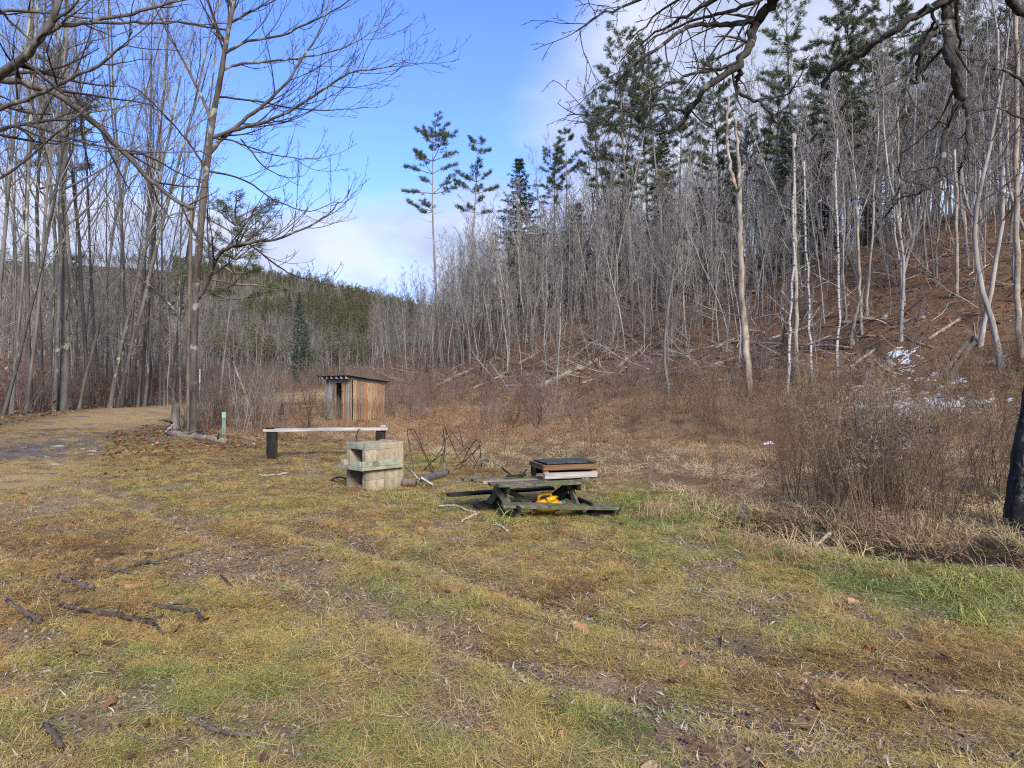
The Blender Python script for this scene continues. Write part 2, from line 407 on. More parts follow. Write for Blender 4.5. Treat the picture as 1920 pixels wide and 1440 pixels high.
def board(name, size, loc, m, rng, parent, rot=(0, 0, 0), **k):
    alt = M.get(m.name + ('_x', '_y', '')[int(np.argmax(size))])
    o = add(name, board_mesh(name, *size, alt or m, rng, **k), parent); o.location = loc; o.rotation_euler = rot
    return o

# scattering of ground cover (grass, leaves, far woods): one object each
def scatter(name, pts, rot, scl, vid, tint, variants, label, cat=None):
    n = len(pts)
    me = bpy.data.meshes.new(name); me.vertices.add(n); me.vertices.foreach_set('co', np.asarray(pts, np.float32).ravel())
    for an, ty, key, arr in (('rot', 'FLOAT_VECTOR', 'vector', rot), ('scl', 'FLOAT', 'value', scl), ('vid', 'INT', 'value', vid), ('tint', 'FLOAT', 'value', tint)):
        a = me.attributes.new(an, ty, 'POINT')
        a.data.foreach_set(key, np.asarray(arr, np.int32 if ty == 'INT' else np.float32).ravel())
    col = bpy.data.collections.new(name + '_variants')
    for i, v in enumerate(variants):
        o = bpy.data.objects.new('%s_variant_%02d' % (name, i), v); col.objects.link(o)
    o = add(name, me); tag(o, label, cat, kind='stuff')
    ng = bpy.data.node_groups.new(name + '_nodes', 'GeometryNodeTree')
    ng.interface.new_socket('Geometry', in_out='INPUT', socket_type='NodeSocketGeometry')
    ng.interface.new_socket('Geometry', in_out='OUTPUT', socket_type='NodeSocketGeometry')
    gi, go = ng.nodes.new('NodeGroupInput'), ng.nodes.new('NodeGroupOutput')
    ci = ng.nodes.new('GeometryNodeCollectionInfo'); ci.inputs['Collection'].default_value = col
    ci.inputs['Separate Children'].default_value = True; ci.inputs['Reset Children'].default_value = True
    ip = ng.nodes.new('GeometryNodeInstanceOnPoints'); ip.inputs['Pick Instance'].default_value = True
    def na(nm, ty):
        a = ng.nodes.new('GeometryNodeInputNamedAttribute'); a.data_type = ty; a.inputs[0].default_value = nm; return a.outputs[0]
    L = ng.links.new
    L(gi.outputs[0], ip.inputs['Points']); L(ci.outputs[0], ip.inputs['Instance'])
    L(na('vid', 'INT'), ip.inputs['Instance Index']); L(na('rot', 'FLOAT_VECTOR'), ip.inputs['Rotation']); L(na('scl', 'FLOAT'), ip.inputs['Scale'])
    L(ip.outputs[0], go.inputs[0])
    md = o.modifiers.new('scatter', 'NODES'); md.node_group = ng
    return o

# ------------------------------------------------------------------ branching
def unit(v): return v / (np.linalg.norm(v) + 1e-9)
def walk(rng, p, d, L, r0, r1, n, up=0.0, wob=0.1):
    pts = [np.array(p, float)]; d = unit(np.array(d, float)); st = L / n
    for i in range(n):
        d = unit(d + rng.normal(0, wob, 3) + np.array([0, 0, up]))
        pts.append(pts[-1] + d * st)
    return np.array(pts), np.linspace(r0, r1, n + 1)
def side_dir(rng, t, ang, az=None):
    t = unit(t); a = rng.uniform(0, 2 * math.pi) if az is None else az
    h = np.array([0, 0, 1.0]) if abs(t[2]) < 0.9 else np.array([1.0, 0, 0])
    u = unit(np.cross(t, h)); w = np.cross(t, u)
    return unit(t * math.cos(ang) + (u * math.cos(a) + w * math.sin(a)) * math.sin(ang))
def sprout(mb, rng, pts, rad, levels, k=0, L0=None):
    """children along a branch; levels: list of dicts n, start, len, ang, up, wob, seg, sides, rmin, flat"""
    if k >= len(levels): return
    sp = levels[k]; n = len(pts)
    ln = float(np.sum(np.linalg.norm(np.diff(pts, axis=0), axis=1)))
    cnt = sp['n'] if sp.get('perm') is None else max(1, int(ln * sp['perm'] * rng.uniform(0.8, 1.2)))
    for i in range(cnt):
        f = sp['start'] + (1 - sp['start']) * (i + rng.uniform(0, 1)) / cnt
        f = min(f, 0.985); q = f * (n - 1); j = int(q); a = q - j
        p = pts[j] * (1 - a) + pts[j + 1] * a; r = rad[j] * (1 - a) + rad[j + 1] * a
        t = pts[j + 1] - pts[j]
        Lb = ln * sp['len'] * (1 - sp.get('taper', 0.6) * f) * rng.uniform(0.6, 1.25)
        if sp.get('max'): Lb = min(Lb, sp['max'] * rng.uniform(0.7, 1.1))
        d = side_dir(rng, t, R(sp['ang']) * rng.uniform(0.7, 1.3))
        if sp.get('flat'): d[2] *= sp['flat']
        rb = max(sp['rmin'], r * sp.get('rf', 0.55))
        P, Rr = walk(rng, p, d, Lb, rb, max(sp['rmin'] * 0.6, rb * 0.3), sp['seg'], sp['up'], sp['wob'])
        mb.tube(P, Rr, sp['sides'])
        sprout(mb, rng, P, Rr, levels, k + 1)

def bare_tree(seed, H, r, start, spread, lean=0.04, dense=1.0, up1=0.06, rtip=0.006, ang=48, nb=26):
    rng = np.random.default_rng(seed)
    mt, mc = MB(), MB()
    n = 14
    P, Rd = walk(rng, (0, 0, -0.25), (rng.normal(0, lean), rng.normal(0, lean), 1), H, r, 0.012, n, 0.06, 0.055)
    Rd = r * (1 - np.linspace(0, 1, n + 1) ** 1.25 * 0.94); Rd[0] *= 1.35
    mt.tube(P, Rd, 7)
    lv = [dict(n=int(nb * dense), start=start, len=spread, taper=0.62, ang=ang, up=up1, wob=0.10, seg=5, sides=4, rmin=0.011, rf=0.42),
          dict(n=6, start=0.25, len=0.42, ang=42, up=0.07, wob=0.12, seg=3, sides=3, rmin=rtip * 1.25, rf=0.5),
          dict(n=4, start=0.2, len=0.48, ang=38, up=0.06, wob=0.12, seg=2, sides=3, rmin=rtip, rf=0.6)]
    sprout(mc, rng, P, Rd, lv)
    # a few short dead stubs low on the stem
    sprout(mc, rng, P[:8], Rd[:8], [dict(n=4, start=0.25, len=0.16, ang=75, up=0.0, wob=0.12, seg=3, sides=3, rmin=0.007, rf=0.2), dict(n=3, start=0.3, len=0.4, ang=40, up=0.02, wob=0.1, seg=2, sides=3, rmin=0.005)])
    return mt, mc
def tufts(mb, rng, P, D, per, ln, wd, spread=0.9):
    """needle triangles round points P pointing along D"""
    P = np.repeat(np.asarray(P), per, 0); D = np.repeat(np.asarray(D), per, 0); N = len(P)
    d = D + rng.normal(0, spread, (N, 3)) * np.array([1, 1, .55]); d /= np.linalg.norm(d, axis=1, keepdims=True) + 1e-9
    s = np.cross(d, rng.normal(0, 1, (N, 3))); s /= np.linalg.norm(s, axis=1, keepdims=True) + 1e-9
    l = ln * rng.uniform(0.6, 1.25, (N, 1)); P = P + rng.normal(0, ln * 0.25, (N, 3))
    V = np.stack([P - s * wd, P + s * wd, P + d * l], 1).reshape(-1, 3)
    mb.raw(V, None, np.arange(3 * N).reshape(-1, 3))
def pine_tree(seed, H, r, start, spread, step=0.75, per=11, gaps=0.15, tuftl=0.26, tuftw=0.022, top=0.55, dead=6, tilt=0.0):
    rng = np.random.default_rng(seed)
    mt, mb, mn = MB(), MB(), MB()
    n = 14
    P, Rd = walk(rng, (0, 0, -0.25), (tilt, 0, 1), H, r, 0.02, n, 0.05, 0.022)
    Rd = r * (1 - np.linspace(0, 1, n + 1) ** 1.4 * 0.93); mt.tube(P, Rd, 8)
    TP, TD = [], []
    z = start * H
    def on(zz):
        q = min(zz / H, 0.995) * n; j = int(q); a = q - j
        return P[j] * (1 - a) + P[j + 1] * a
    while z < H * 0.985:
        f = (z - start * H) / (H - start * H)
        prof = (0.55 + 0.45 * min(1, f / 0.3)) * (1 - f) ** top
        c = int(rng.integers(3, 6)); a0 = rng.uniform(0, 6.28)
        for k in range(c):
            if rng.random() < gaps: continue
            az = a0 + k * 6.283 / c + rng.normal(0, 0.25); L = spread * prof * rng.uniform(0.55, 1.2) + 0.25
            el = 0.05 + 0.55 * f + rng.normal(0, 0.08)
            B, Br = walk(rng, on(z), (math.cos(az) * math.cos(el), math.sin(az) * math.cos(el), math.sin(el)), L, 0.035 * (0.4 + prof), 0.008, 5, 0.05, 0.09)
            mb.tube(B, Br, 4)
            m = max(3, int(L * 5.5))
            for i in range(m):
                g = 0.32 + 0.68 * (i + rng.random()) / m; q = min(g, 0.99) * 5; j = int(q); a = q - j
                pp = B[j] * (1 - a) + B[j + 1] * a; t = unit(B[j + 1] - B[j])
                sd = side_dir(rng, t, R(52)); sd[2] = abs(sd[2]) * 0.22 + 0.05
                sl = L * 0.26 * (1.15 - 0.7 * g) * rng.uniform(0.6, 1.3)
                mb.tube([pp, pp + sd * sl], [0.008, 0.004], 3)
                for u in (0.5, 1.0):
                    TP.append(pp + sd * sl * u); TD.append(unit(sd + np.array([0, 0, 0.25])))
        z += step * rng.uniform(0.7, 1.3) * (1.0 - 0.35 * f)
    for i in range(dead):
        zz = H * rng.uniform(start * 0.5, start); az = rng.uniform(0, 6.28)
        B, Br = walk(rng, on(zz), (math.cos(az), math.sin(az), 0.15), spread * rng.uniform(0.25, 0.6), 0.02, 0.005, 4, 0.0, 0.12); mb.tube(B, Br, 3)
    if TP: tufts(mn, rng, TP, TD, per, tuftl, tuftw)
    return mt, mb, mn
def spruce_tree(seed, H, r, spread, start=0.06, step=0.42, per=5):
    rng = np.random.default_rng(seed)
    mt, mb, mn = MB(), MB(), MB()
    P, Rd = walk(rng, (0, 0, -0.2), (0, 0, 1), H, r, 0.015, 10, 0.05, 0.012); mt.tube(P, Rd, 7)
    TP, TD = [], []; z = start * H
    while z < H * 0.99:
        f = z / H; c = int(rng.integers(5, 8)); a0 = rng.uniform(0, 6.28)
        for k in range(c):
            az = a0 + k * 6.283 / c + rng.normal(0, 0.2); L = spread * (1 - f) ** 0.85 * rng.uniform(0.35, 1.25) + 0.12
            q = f * 10; j = min(int(q), 9); p = P[j] + (P[j + 1] - P[j]) * (q - j)
            B, Br = walk(rng, p, (math.cos(az), math.sin(az), 0.12 - 0.25 * (1 - f)), L, 0.025, 0.006, 4, 0.05, 0.06); mb.tube(B, Br, 3)
            m = max(3, int(L * 7))
            for i in range(m):
                g = 0.15 + 0.85 * (i + rng.random()) / m; q2 = min(g, 0.99) * 4; jj = int(q2); a = q2 - jj
                pp = B[jj] * (1 - a) + B[jj + 1] * a; t = unit(B[jj + 1] - B[jj])
                sd = side_dir(rng, t, R(50)); sd[2] = sd[2] * 0.3 - 0.15; sl = L * 0.25 * (1.1 - 0.7 * g)
                for u in (0.3, 0.7, 1.0): TP.append(pp + sd * sl * u); TD.append(unit(sd + np.array([0, 0, -0.1])))
        z += step * rng.uniform(0.75, 1.25) * (1 - 0.4 * f)
    tufts(mn, rng, TP, TD, per, 0.17, 0.022, 0.6)
    return mt, mb, mn
def shrub(seed, H, nst, spread, rr=0.012, sub=7):
    rng = np.random.default_rng(seed); mb = MB()
    for i in range(nst):
        az = rng.uniform(0, 6.28); t = rng.uniform(0.05, spread)
        P, Rd = walk(rng, (0.18 * math.cos(az) * rng.random(), 0.18 * math.sin(az) * rng.random(), -0.05), (math.cos(az) * t, math.sin(az) * t, 1), H * rng.uniform(0.6, 1.1), rr * rng.uniform(0.6, 1.2), rr * 0.25, 6, 0.05, 0.09)
        mb.tube(P, Rd, 4)
        sprout(mb, rng, P, Rd, [dict(n=sub, start=0.25, len=0.32, ang=35, up=0.08, wob=0.1, seg=3, sides=3, rmin=0.004, rf=0.5), dict(n=4, start=0.25, len=0.45, ang=35, up=0.05, wob=0.1, seg=2, sides=3, rmin=0.0032)])
    return mb

# prototypes (mesh data shared by every copy)
HILL = []
for i in range(9):
    mt, mc = bare_tree(100 + i, 10.5 + (i % 4) * 0.8, 0.042 + 0.009 * (i % 3), 0.26 + 0.05 * (i % 3), 0.17, 0.03, 1.0, 0.10, 0.0062, 38, 30)
    HILL.append((mt.mesh('trunk', M['bark_hill']), mc.mesh('crown', M['twig_grey'])))
WOOD = []
for i in range(7):
    mt, mc = bare_tree(200 + i, 17 + (i % 3) * 1.5, 0.10 + 0.015 * (i % 3), 0.24 + 0.06 * (i % 3), 0.23, 0.05, 1.0, 0.07, 0.0065, 48, 30)
    WOOD.append((mt.mesh('trunk', M['bark_grey'] if i % 3 else M['bark_dark']), mc.mesh('crown', M['twig_dark'] if i % 2 else M['twig_grey'])))
PINE = []
for i, a in enumerate(((19, .12, .66, 3.2, 1.05, 24, .34, .24, .015, .35, 12, -0.06), (18, .11, .66, 2.6, 1.0, 24, .36, .27, .017, .5, 9, 0.0), (20, .15, .42, 3.3, 1.1, 20, .26, .27, .017, .6, 8, 0.0), (22, .17, .44, 4.2, 1.25, 20, .28, .28, .018, .45, 8, 0.0), (17, .12, .6, 2.2, .9, 20, .2, .27, .017, .5, 8, .02))):
    p = pine_tree(300 + i, *a); PINE.append((p[0].mesh('trunk', M['bark_pine']), p[1].mesh('crown', M['bark_pine']), p[2].mesh('needles', M['needles_pine'])))
SPR = []
for i, a in enumerate(((11, .12, 2.9), (8, .10, 2.1), (13, .15, 2.4))):
    p = spruce_tree(400 + i, *a); SPR.append((p[0].mesh('trunk', M['bark_pine']), p[1].mesh('crown', M['bark_pine']), p[2].mesh('needles', M['needles_spruce'])))

def place(protos, i, name, label, cat, loc, rz, scale, group=None, tilt=(0, 0)):
    e = thing(name, label, cat, loc, rz, group); e.scale = (scale[0], scale[0], scale[1]) if isinstance(scale, tuple) else (scale,) * 3
    e.rotation_euler = (Matrix.Rotation(tilt[1], 3, 'Y') @ Matrix.Rotation(tilt[0], 3, 'X') @ Matrix.Rotation(rz, 3, 'Z')).to_euler()
    last = e
    for me in protos[i % len(protos)]:
        nm = me.name.split('.')[0]; last = add(nm, me, last if nm == 'needles' else e)
    return e

# ================================================================== SETTING
# ground: one sheet to the horizon, finer near the camera
def coords(segs):
    out = [segs[0][0]]
    for a, b, st in segs: out += list(np.linspace(a, b, max(2, int(round((b - a) / st)) + 1))[1:])
    return np.array(out)
gx = coords([(-900, -420, 60), (-420, -120, 15), (-120, -40, 4), (-40, -12, 0.8), (-12, -5, 0.2), (-5, 5, 0.075), (5, 12, 0.2), (12, 45, 0.7), (45, 130, 4), (130, 600, 25)])
gy = coords([(-40, -4, 6), (-4, 2, 0.5), (2, 7.5, 0.06), (7.5, 14, 0.12), (14, 30, 0.3), (30, 75, 0.9), (75, 160, 3), (160, 420, 9), (420, 1100, 60)])
GX, GY = np.meshgrid(gx, gy); ZZ = height(GX, GY)
nx, ny = len(gx), len(gy)
mbg = MB()
I = np.arange(nx * ny).reshape(ny, nx)
mbg.raw(np.stack([GX, GY, ZZ], -1).reshape(-1, 3), np.stack([I[:-1, :-1], I[:-1, 1:], I[1:, 1:], I[1:, :-1]], -1).reshape(-1, 4))
gme = mbg.mesh('ground', M['ground'])
S_ = hill_s(GX, GY)
hillm = np.maximum(sstep(-3, 2, S_ + 2 * (fbm(GX * .3, GY * .3, 91, 3) - .5)), sstep(0, 3, -GX - 16 + 2 * (fbm(GX * .3, GY * .3, 92, 3) - .5)) * sstep(10, 20, GY))
mudn = fbm(GX * 1.3, GY * 1.3, 95, 3) - .5
mud = np.maximum(1 - sstep(.6, 1.5, np.hypot((GX + 10.7) * .8, (GY - 16.0) * .55) + 1.6 * mudn), 1 - sstep(.5, 1.2, np.hypot((GX + 9.0) * .35, GY - 19.6) + 1.0 * mudn))
for nm, arr in (('soil', soil(GX, GY)), ('mud', mud), ('rut', np.maximum(1 - sstep(.04, .17, seg_dist(GX, GY, RUT2) + .3 * (fbm(GX * 4, GY * 4, 97, 3) - .5)), .7 * (1 - sstep(.03, .13, seg_dist(GX, GY, RUT1) + .3 * (fbm(GX * 4, GY * 4, 98, 3) - .5))))), ('road', roadm(GX, GY)), ('field', tallm(GX, GY)), ('hill', hillm), ('far', sstep(90, 150, GY)), ('wet', (1 - sstep(0.5, 1.0, seg_dist(GX, GY, DITCH) + 0.25 * (fbm(GX * 3, GY * 3, 93, 2) - .5))))):
    a = gme.attributes.new(nm, 'FLOAT', 'POINT'); a.data.foreach_set('value', np.asarray(arr, np.float32).ravel())
o = add('ground', gme); tag(o, 'grassy clearing running up into leaf covered hillside', kind='structure')

def f_water(g):
    g.b.inputs['Base Color'].default_value = (0.012, 0.012, 0.012, 1); g.b.inputs['Roughness'].default_value = 0.06
    g.bump(g.noise(14, 3), 0.25, 0.01)
M['water'] = mat('water', f_water, 0.06, 0.5)
wm = MB(); rngw = np.random.default_rng(5)
pl = np.array([(3.2, 7.8), (3.45, 7.35), (3.7, 7.04), (4.1, 6.88), (4.5, 6.95)]); nrm = []
tt = np.gradient(pl, axis=0); tt /= np.linalg.norm(tt, axis=1, keepdims=True); nn = np.stack([-tt[:, 1], tt[:, 0]], 1)
wv = []
for k in range(5):
    w = (0.2, 0.42, 0.46, 0.44, 0.3)[k]
    for s in (-1, 1): q = pl[k] + nn[k] * w * s; wv.append((q[0], q[1], -0.20))
wm.raw(wv, [(2 * k, 2 * k + 2, 2 * k + 3, 2 * k + 1) for k in range(4)])
tag(wm.build('ditch_water', M['water']), 'black standing water in the weedy ditch', kind='structure')

# ================================================================== OBJECTS IN THE CLEARING
def f_wood(dark, light, warm, axis, scale=7):
    def f(g):
        st = [3.5, 3.5, 3.5]; st[axis] = 0.25
        n = g.noise(scale, 6, tuple(st), 0.6)
        c = g.ramp(n, [(0.28, dark), (0.55, light), (0.75, warm)])
        big = g.noise(1.1, 3)
        c = g.mix(g.rng(big, 0.45, 0.7), c, g.mix(1.0, c, (0.75, 0.72, 0.7), 'MULTIPLY'))
        c = g.mix(1.0, c, g.ramp(g.rnd(), [(0, (0.7, 0.7, 0.72)), (1, (1.25, 1.2, 1.15))]), 'MULTIPLY')
        g.col(c); g.bump(n, 0.8, 0.006)
    return f
WOODS = {}
WOODS['wood_grey'] = (((0.13, 0.128, 0.125), (0.31, 0.305, 0.30), (0.42, 0.405, 0.385)), 0.88)
WOODS['wood_honey'] = (((0.12, 0.078, 0.050), (0.31, 0.215, 0.135), (0.43, 0.325, 0.215)), 0.82)
WOODS['wood_brown'] = (((0.13, 0.085, 0.06), (0.30, 0.215, 0.155), (0.40, 0.31, 0.235)), 0.85)
WOODS['wood_orange'] = (((0.17, 0.085, 0.042), (0.36, 0.20, 0.10), (0.43, 0.27, 0.145)), 0.8)
WOODS['wood_black'] = (((0.008, 0.007, 0.006), (0.028, 0.024, 0.021), (0.055, 0.048, 0.042)), 0.85)
WOODS['wood_pale'] = (((0.19, 0.185, 0.175), (0.37, 0.365, 0.35), (0.50, 0.49, 0.475)), 0.85)
WOODS['wood_rail'] = (((0.10, 0.055, 0.030), (0.23, 0.13, 0.068), (0.31, 0.195, 0.11)), 0.85)
for wn_, (cs_, ro_) in WOODS.items():
    for ax_ in range(3): M[wn_ + ('_x', '_y', '')[ax_]] = mat(wn_ + ('_x', '_y', '')[ax_], f_wood(*cs_, ax_), ro_)
def f_mossy(g):
    n = g.noise(9, 6, (1, 1, 1), 0.6); c = g.ramp(n, [(0.3, (0.045, 0.041, 0.030)), (0.5, (0.115, 0.105, 0.078)), (0.72, (0.215, 0.195, 0.155))])
    c = g.mix(g.rng(g.noise(5, 4), 0.5, 0.62), c, (0.085, 0.11, 0.045)); g.col(c); g.bump(n, 0.8, 0.006)
M['wood_mossy'] = mat('wood_mossy', f_mossy, 0.9)
def f_roof(g):
    n = g.noise(3, 6); g.col(g.ramp(n, [(0.35, (0.045, 0.043, 0.042)), (0.6, (0.115, 0.105, 0.098)), (0.8, (0.16, 0.10, 0.07))])); g.bump(n, 0.3, 0.01)
M['roof_metal'] = mat('roof_metal', f_roof, 0.6, 0.4)
def f_block(g):
    n = g.noise(7, 6, rough=0.65); c = g.ramp(n, [(0.28, (0.20, 0.165, 0.115)), (0.5, (0.36, 0.305, 0.22)), (0.75, (0.46, 0.40, 0.305))])
    c = g.mix(g.rng(g.noise(2.2, 4), 0.52, 0.70), c, (0.20, 0.185, 0.13))
    c = g.mix(1.0, c, g.ramp(g.rnd(), [(0, (0.82, 0.83, 0.82)), (1, (1.15, 1.12, 1.12))]), 'MULTIPLY')
    g.col(c); g.bump(g.noise(60, 4, rough=0.7), 0.5, 0.006)
M['block'] = mat('block', f_block, 0.95, 0.1)
def f_block2(g):
    n = g.noise(9, 6, rough=0.65); c = g.ramp(n, [(0.28, (0.17, 0.18, 0.135)), (0.55, (0.33, 0.34, 0.26)), (0.78, (0.47, 0.47, 0.38))])
    c = g.mix(g.rng(g.noise(3.0, 4), 0.55, 0.70), c, (0.13, 0.145, 0.085))
    c = g.mix(1.0, c, g.ramp(g.rnd(), [(0, (0.8,) * 3), (1, (1.2,) * 3)]), 'MULTIPLY')
    g.col(c); g.bump(g.noise(60, 4, rough=0.7), 0.5, 0.006)
M['slab'] = mat('slab', f_block2, 0.95, 0.1)
def f_rust(g):
    n = g.noise(20, 5); g.col(g.ramp(n, [(0.35, (0.018, 0.014, 0.013)), (0.65, (0.075, 0.045, 0.032))])); g.bump(n, 0.4, 0.002)
M['rusty_wire'] = mat('rusty_wire', f_rust, 0.7, 0.4)
def plain(name, c, rough=0.5, spec=0.4, var=0.25, sc=12):
    def f(g):
        n = g.noise(sc, 5); a = tuple(x * (1 - var) for x in c); b = tuple(min(1, x * (1 + var * 0.5)) for x in c)
        g.col(g.ramp(n, [(0.35, a), (0.65, b)])); g.bump(n, 0.2, 0.003)
    return mat(name, f, rough, spec)
M['yellow'] = plain('yellow', (0.66, 0.36, 0.012), 0.42, 0.5, 0.35)
M['teal'] = plain('teal', (0.03, 0.12, 0.13), 0.5)
M['shingle'] = plain('shingle', (0.060, 0.066, 0.068), 0.9, 0.2, 0.4, 30)
M['sheet'] = plain('sheet', (0.40, 0.40, 0.37), 0.5, 0.5, 0.3)
M['green_post'] = plain('green_post', (0.25, 0.42, 0.33), 0.55, 0.4)
M['pvc'] = plain('pvc', (0.62, 0.62, 0.60), 0.5, 0.4, 0.15)
M['rock'] = plain('rock', (0.24, 0.22, 0.20), 0.95, 0.2, 0.4)
M['snow'] = plain('snow', (0.74, 0.76, 0.80), 0.8, 0.2, 0.08)
M['maple_leaf'] = tinted('maple_leaf', [(0, (0.22, 0.09, 0.04)), (1, (0.22, 0.09, 0.04))], 0.8, 0.4)
M['leaf_red'] = plain('leaf_red', (0.115, 0.066, 0.044), 0.85, 0.15, 0.5, 14)
M['beech_leaf'] = plain('beech_leaf', (0.24, 0.115, 0.065), 0.8, 0.2, 0.5, 3)

prng = random.Random(11)
# ---- the plank shed
def build_shed():
    c = hit(660, 790.5); th = R(40)
    t = thing('plank_shed', 'small weathered plank shed with open dark doorway and sloping metal roof', 'shed', (c.x, c.y, c.z - 0.03), -th)
    W, D, HF, HB = 1.82, 1.76, 1.80, 1.60
    def topz(y): return HF + (HB - HF) * y / D
    # front boards: x from 0 (near corner) to -W
    def fb(x0, x1, mt, h=HF, z0=0.0, nm='board'):
        w = abs(x1 - x0) - 0.012
        o = board(nm, (w, 0.028, h - z0), ((x0 + x1) / 2, -0.014 + prng.uniform(-.006, .006), (h + z0) / 2 + 0.0), M[mt], prng, t, jit=0.004)
        return o
    for x0, x1, mt in ((0.0, -.19, 'wood_brown'), (-.19, -.35, 'wood_grey'), (-.35, -.50, 'wood_brown'), (-1.20, -1.36, 'wood_brown'), (-1.36, -1.60, 'wood_grey'), (-1.60, -1.82, 'wood_grey')): fb(x0, x1, mt, h=HF + prng.uniform(-.02, .01), z0=prng.uniform(0, .05))
    fb(-0.50, -1.20, 'wood_grey', HF, 1.66, 'header_board')
    for x in (-.565, -1.125):
        p = board('door_post', (0.13, 0.06, 1.66), (x, -0.045, 0.83), M['wood_orange' if x > -.6 else 'wood_brown'], prng, t, jit=0.004)
        if x > -.6:
            for z in (.47, -.11): board('hinge', (0.09, 0.012, 0.035), (.02, -0.038, z), M['rusty_wire'], prng, p, jit=0.001, bev=0)
    # side boards
    y = 0.035
    for w, mt in ((.20, 'wood_honey'), (.24, 'wood_brown'), (.13, 'wood_brown'), (.19, 'wood_orange'), (.30, 'wood_honey'), (.27, 'wood_honey'), (.13, 'wood_brown'), (.14, 'wood_orange'), (.16, 'wood_brown')):
        hh = topz(y + w / 2) - 0.02
        if y + w > D: w = D - y
        z0 = prng.uniform(0, 0.10)
        board('board', (0.026, w - 0.014, hh - z0), (0.012 + prng.uniform(-.006, .010), y + w / 2, (hh + z0) / 2), M[mt], prng, t, jit=0.004)
        y += w
    # far sides, so that the inside is dark and closed
    for k in range(9):
        yy = D * (k + .5) / 9; board('board', (0.026, D / 9 - 0.006, topz(yy)), (-W - 0.012, yy, topz(yy) / 2), M['wood_grey'], prng, t)
        xx = -W * (k + .5) / 9; board('board', (W / 9 - 0.006, 0.026, HB), (xx, D + 0.016, HB / 2), M['wood_brown'], prng, t)
    board('floor_board', (W - 0.05, D - 0.06, 0.05), (-W / 2, D / 2 + 0.01, 0.03), M['wood_black'], prng, t)
    board('corner_post', (0.07, 0.07, HB - .02), (-0.06, D - 0.05, HB / 2 - .01), M['wood_brown'], prng, t)
    ang = math.atan2(HB - HF, D)
    for k in range(6):
        x = -0.06 - k * (W - 0.12) / 5
        board('rafter', (0.05, D + 0.50, 0.10), (x, D / 2 - 0.05, (HF + HB) / 2 + 0.055), M['wood_grey'] if k else M['wood_pale'], prng, t, rot=(ang, 0, 0))
    # corrugated sheets
    for k in range(3):
        m = MB(); xs = np.linspace(-W - 0.22 + k * (W + 0.40) / 3, -W - 0.22 + (k + 1) * (W + 0.40) / 3 + (0.03 if k < 2 else 0), 22)
        ys = np.linspace(-0.32, D + 0.32, 5); v = []
        for lay in (0, 1):
            for yy in ys:
                for x in xs: v.append((x, yy, topz(yy) + 0.125 + 0.006 * k + 0.012 * math.sin(x * 2 * math.pi / 0.09) - lay * 0.006 + 0.004 * math.sin(yy * 3 + k)))
        n = len(xs); q = []
        for lay in (0, 1):
            for a in range(4):
                for b in range(n - 1):
                    i = lay * 5 * n + a * n + b; q.append((i, i + 1, i + n + 1, i + n) if lay == 0 else (i, i + n, i + n + 1, i + 1))
        m.raw(v, q); m.build('roof_sheet', M['roof_metal'], t)
    return t
build_shed()

# ---- block barbecue
def build_grill():
    c = hit(686, 919.5); th = R(44)
    t = thing('block_barbecue', 'concrete block barbecue with two openings and a projecting slab shelf', 'barbecue', (c.x, c.y, c.z - 0.02), -th)
    W, D, k = 0.52, 0.70, 0.095
    def blk(x0, x1, y0, y1, z0, z1, mt='block', nm='block', g=0.0015):
        return board(nm, (x1 - x0 - g, y1 - y0 - g, z1 - z0 - g), ((x0 + x1) / 2, (y0 + y1) / 2, (z0 + z1) / 2), M[mt], prng, t, jit=0.002, bev=0.003, cuts=1)
    for z0, z1 in ((0, .16), (.16, .32)):
        off = 0.0 if z0 == 0 else 0.0
        for x0, x1 in ((-k, 0), (-W, -W + k)):
            blk(x0, x1, 0, .33 + off, z0, z1); blk(x0, x1, .33 + off, D - .09, z0, z1)
        blk(-W, -W / 2, D - .09, D, z0, z1); blk(-W / 2, 0.006, D - .09, D, z0, z1)
    # shelf slabs
    blk(-W - .07, -W / 2 + .02, -.125, D - .09, .32, .365, 'slab', 'shelf_slab'); blk(-W / 2 + .02, .07, -.125, D - .05, .32, .365, 'slab', 'shelf_slab')
    # rim blocks on the shelf
    blk(-.005, .045, -.085, D - .06, .366, .455, 'slab', 'rim_block'); blk(-.115, -.01, -.095, -.03, .366, .445, 'slab', 'rim_block')
    blk(-.25, -.125, -.085, -.02, .366, .44, 'slab', 'rim_block'); blk(-W - .045, -W + .05, -.08, .02, .366, .45, 'slab', 'rim_block'); blk(-W - .045, -W - .003, .03, D - .12, .366, .45, 'slab', 'rim_block')
    # upper chamber
    for x0, x1 in ((-k, -.008), (-W, -W + k)):
        for a, b in ((0, .20), (.20, .42), (.42, D - .09)): blk(x0, x1, a, b, .366, .62)
    blk(-W, -W / 2, D - .09, D, .32, .72); blk(-W / 2, 0.004, D - .09, D, .32, .72)
    blk(-W + .0, -.002, -.004, .10, .62, .715, 'slab', 'lintel')
    for a, b in ((.10, .25), (.25, .43), (.43, D - .09)): blk(-W * .5, -.004, a, b, .62, .712, 'slab' if a < .2 else 'block', 'cap_block'); blk(-W, -W * .5, a, b, .62, .708, 'block', 'cap_block')
    blk(-W + k + .02, -W + k + .16, .10, .2, .0, .05, 'block', 'loose_brick', 0.002)
    return t
build_grill()

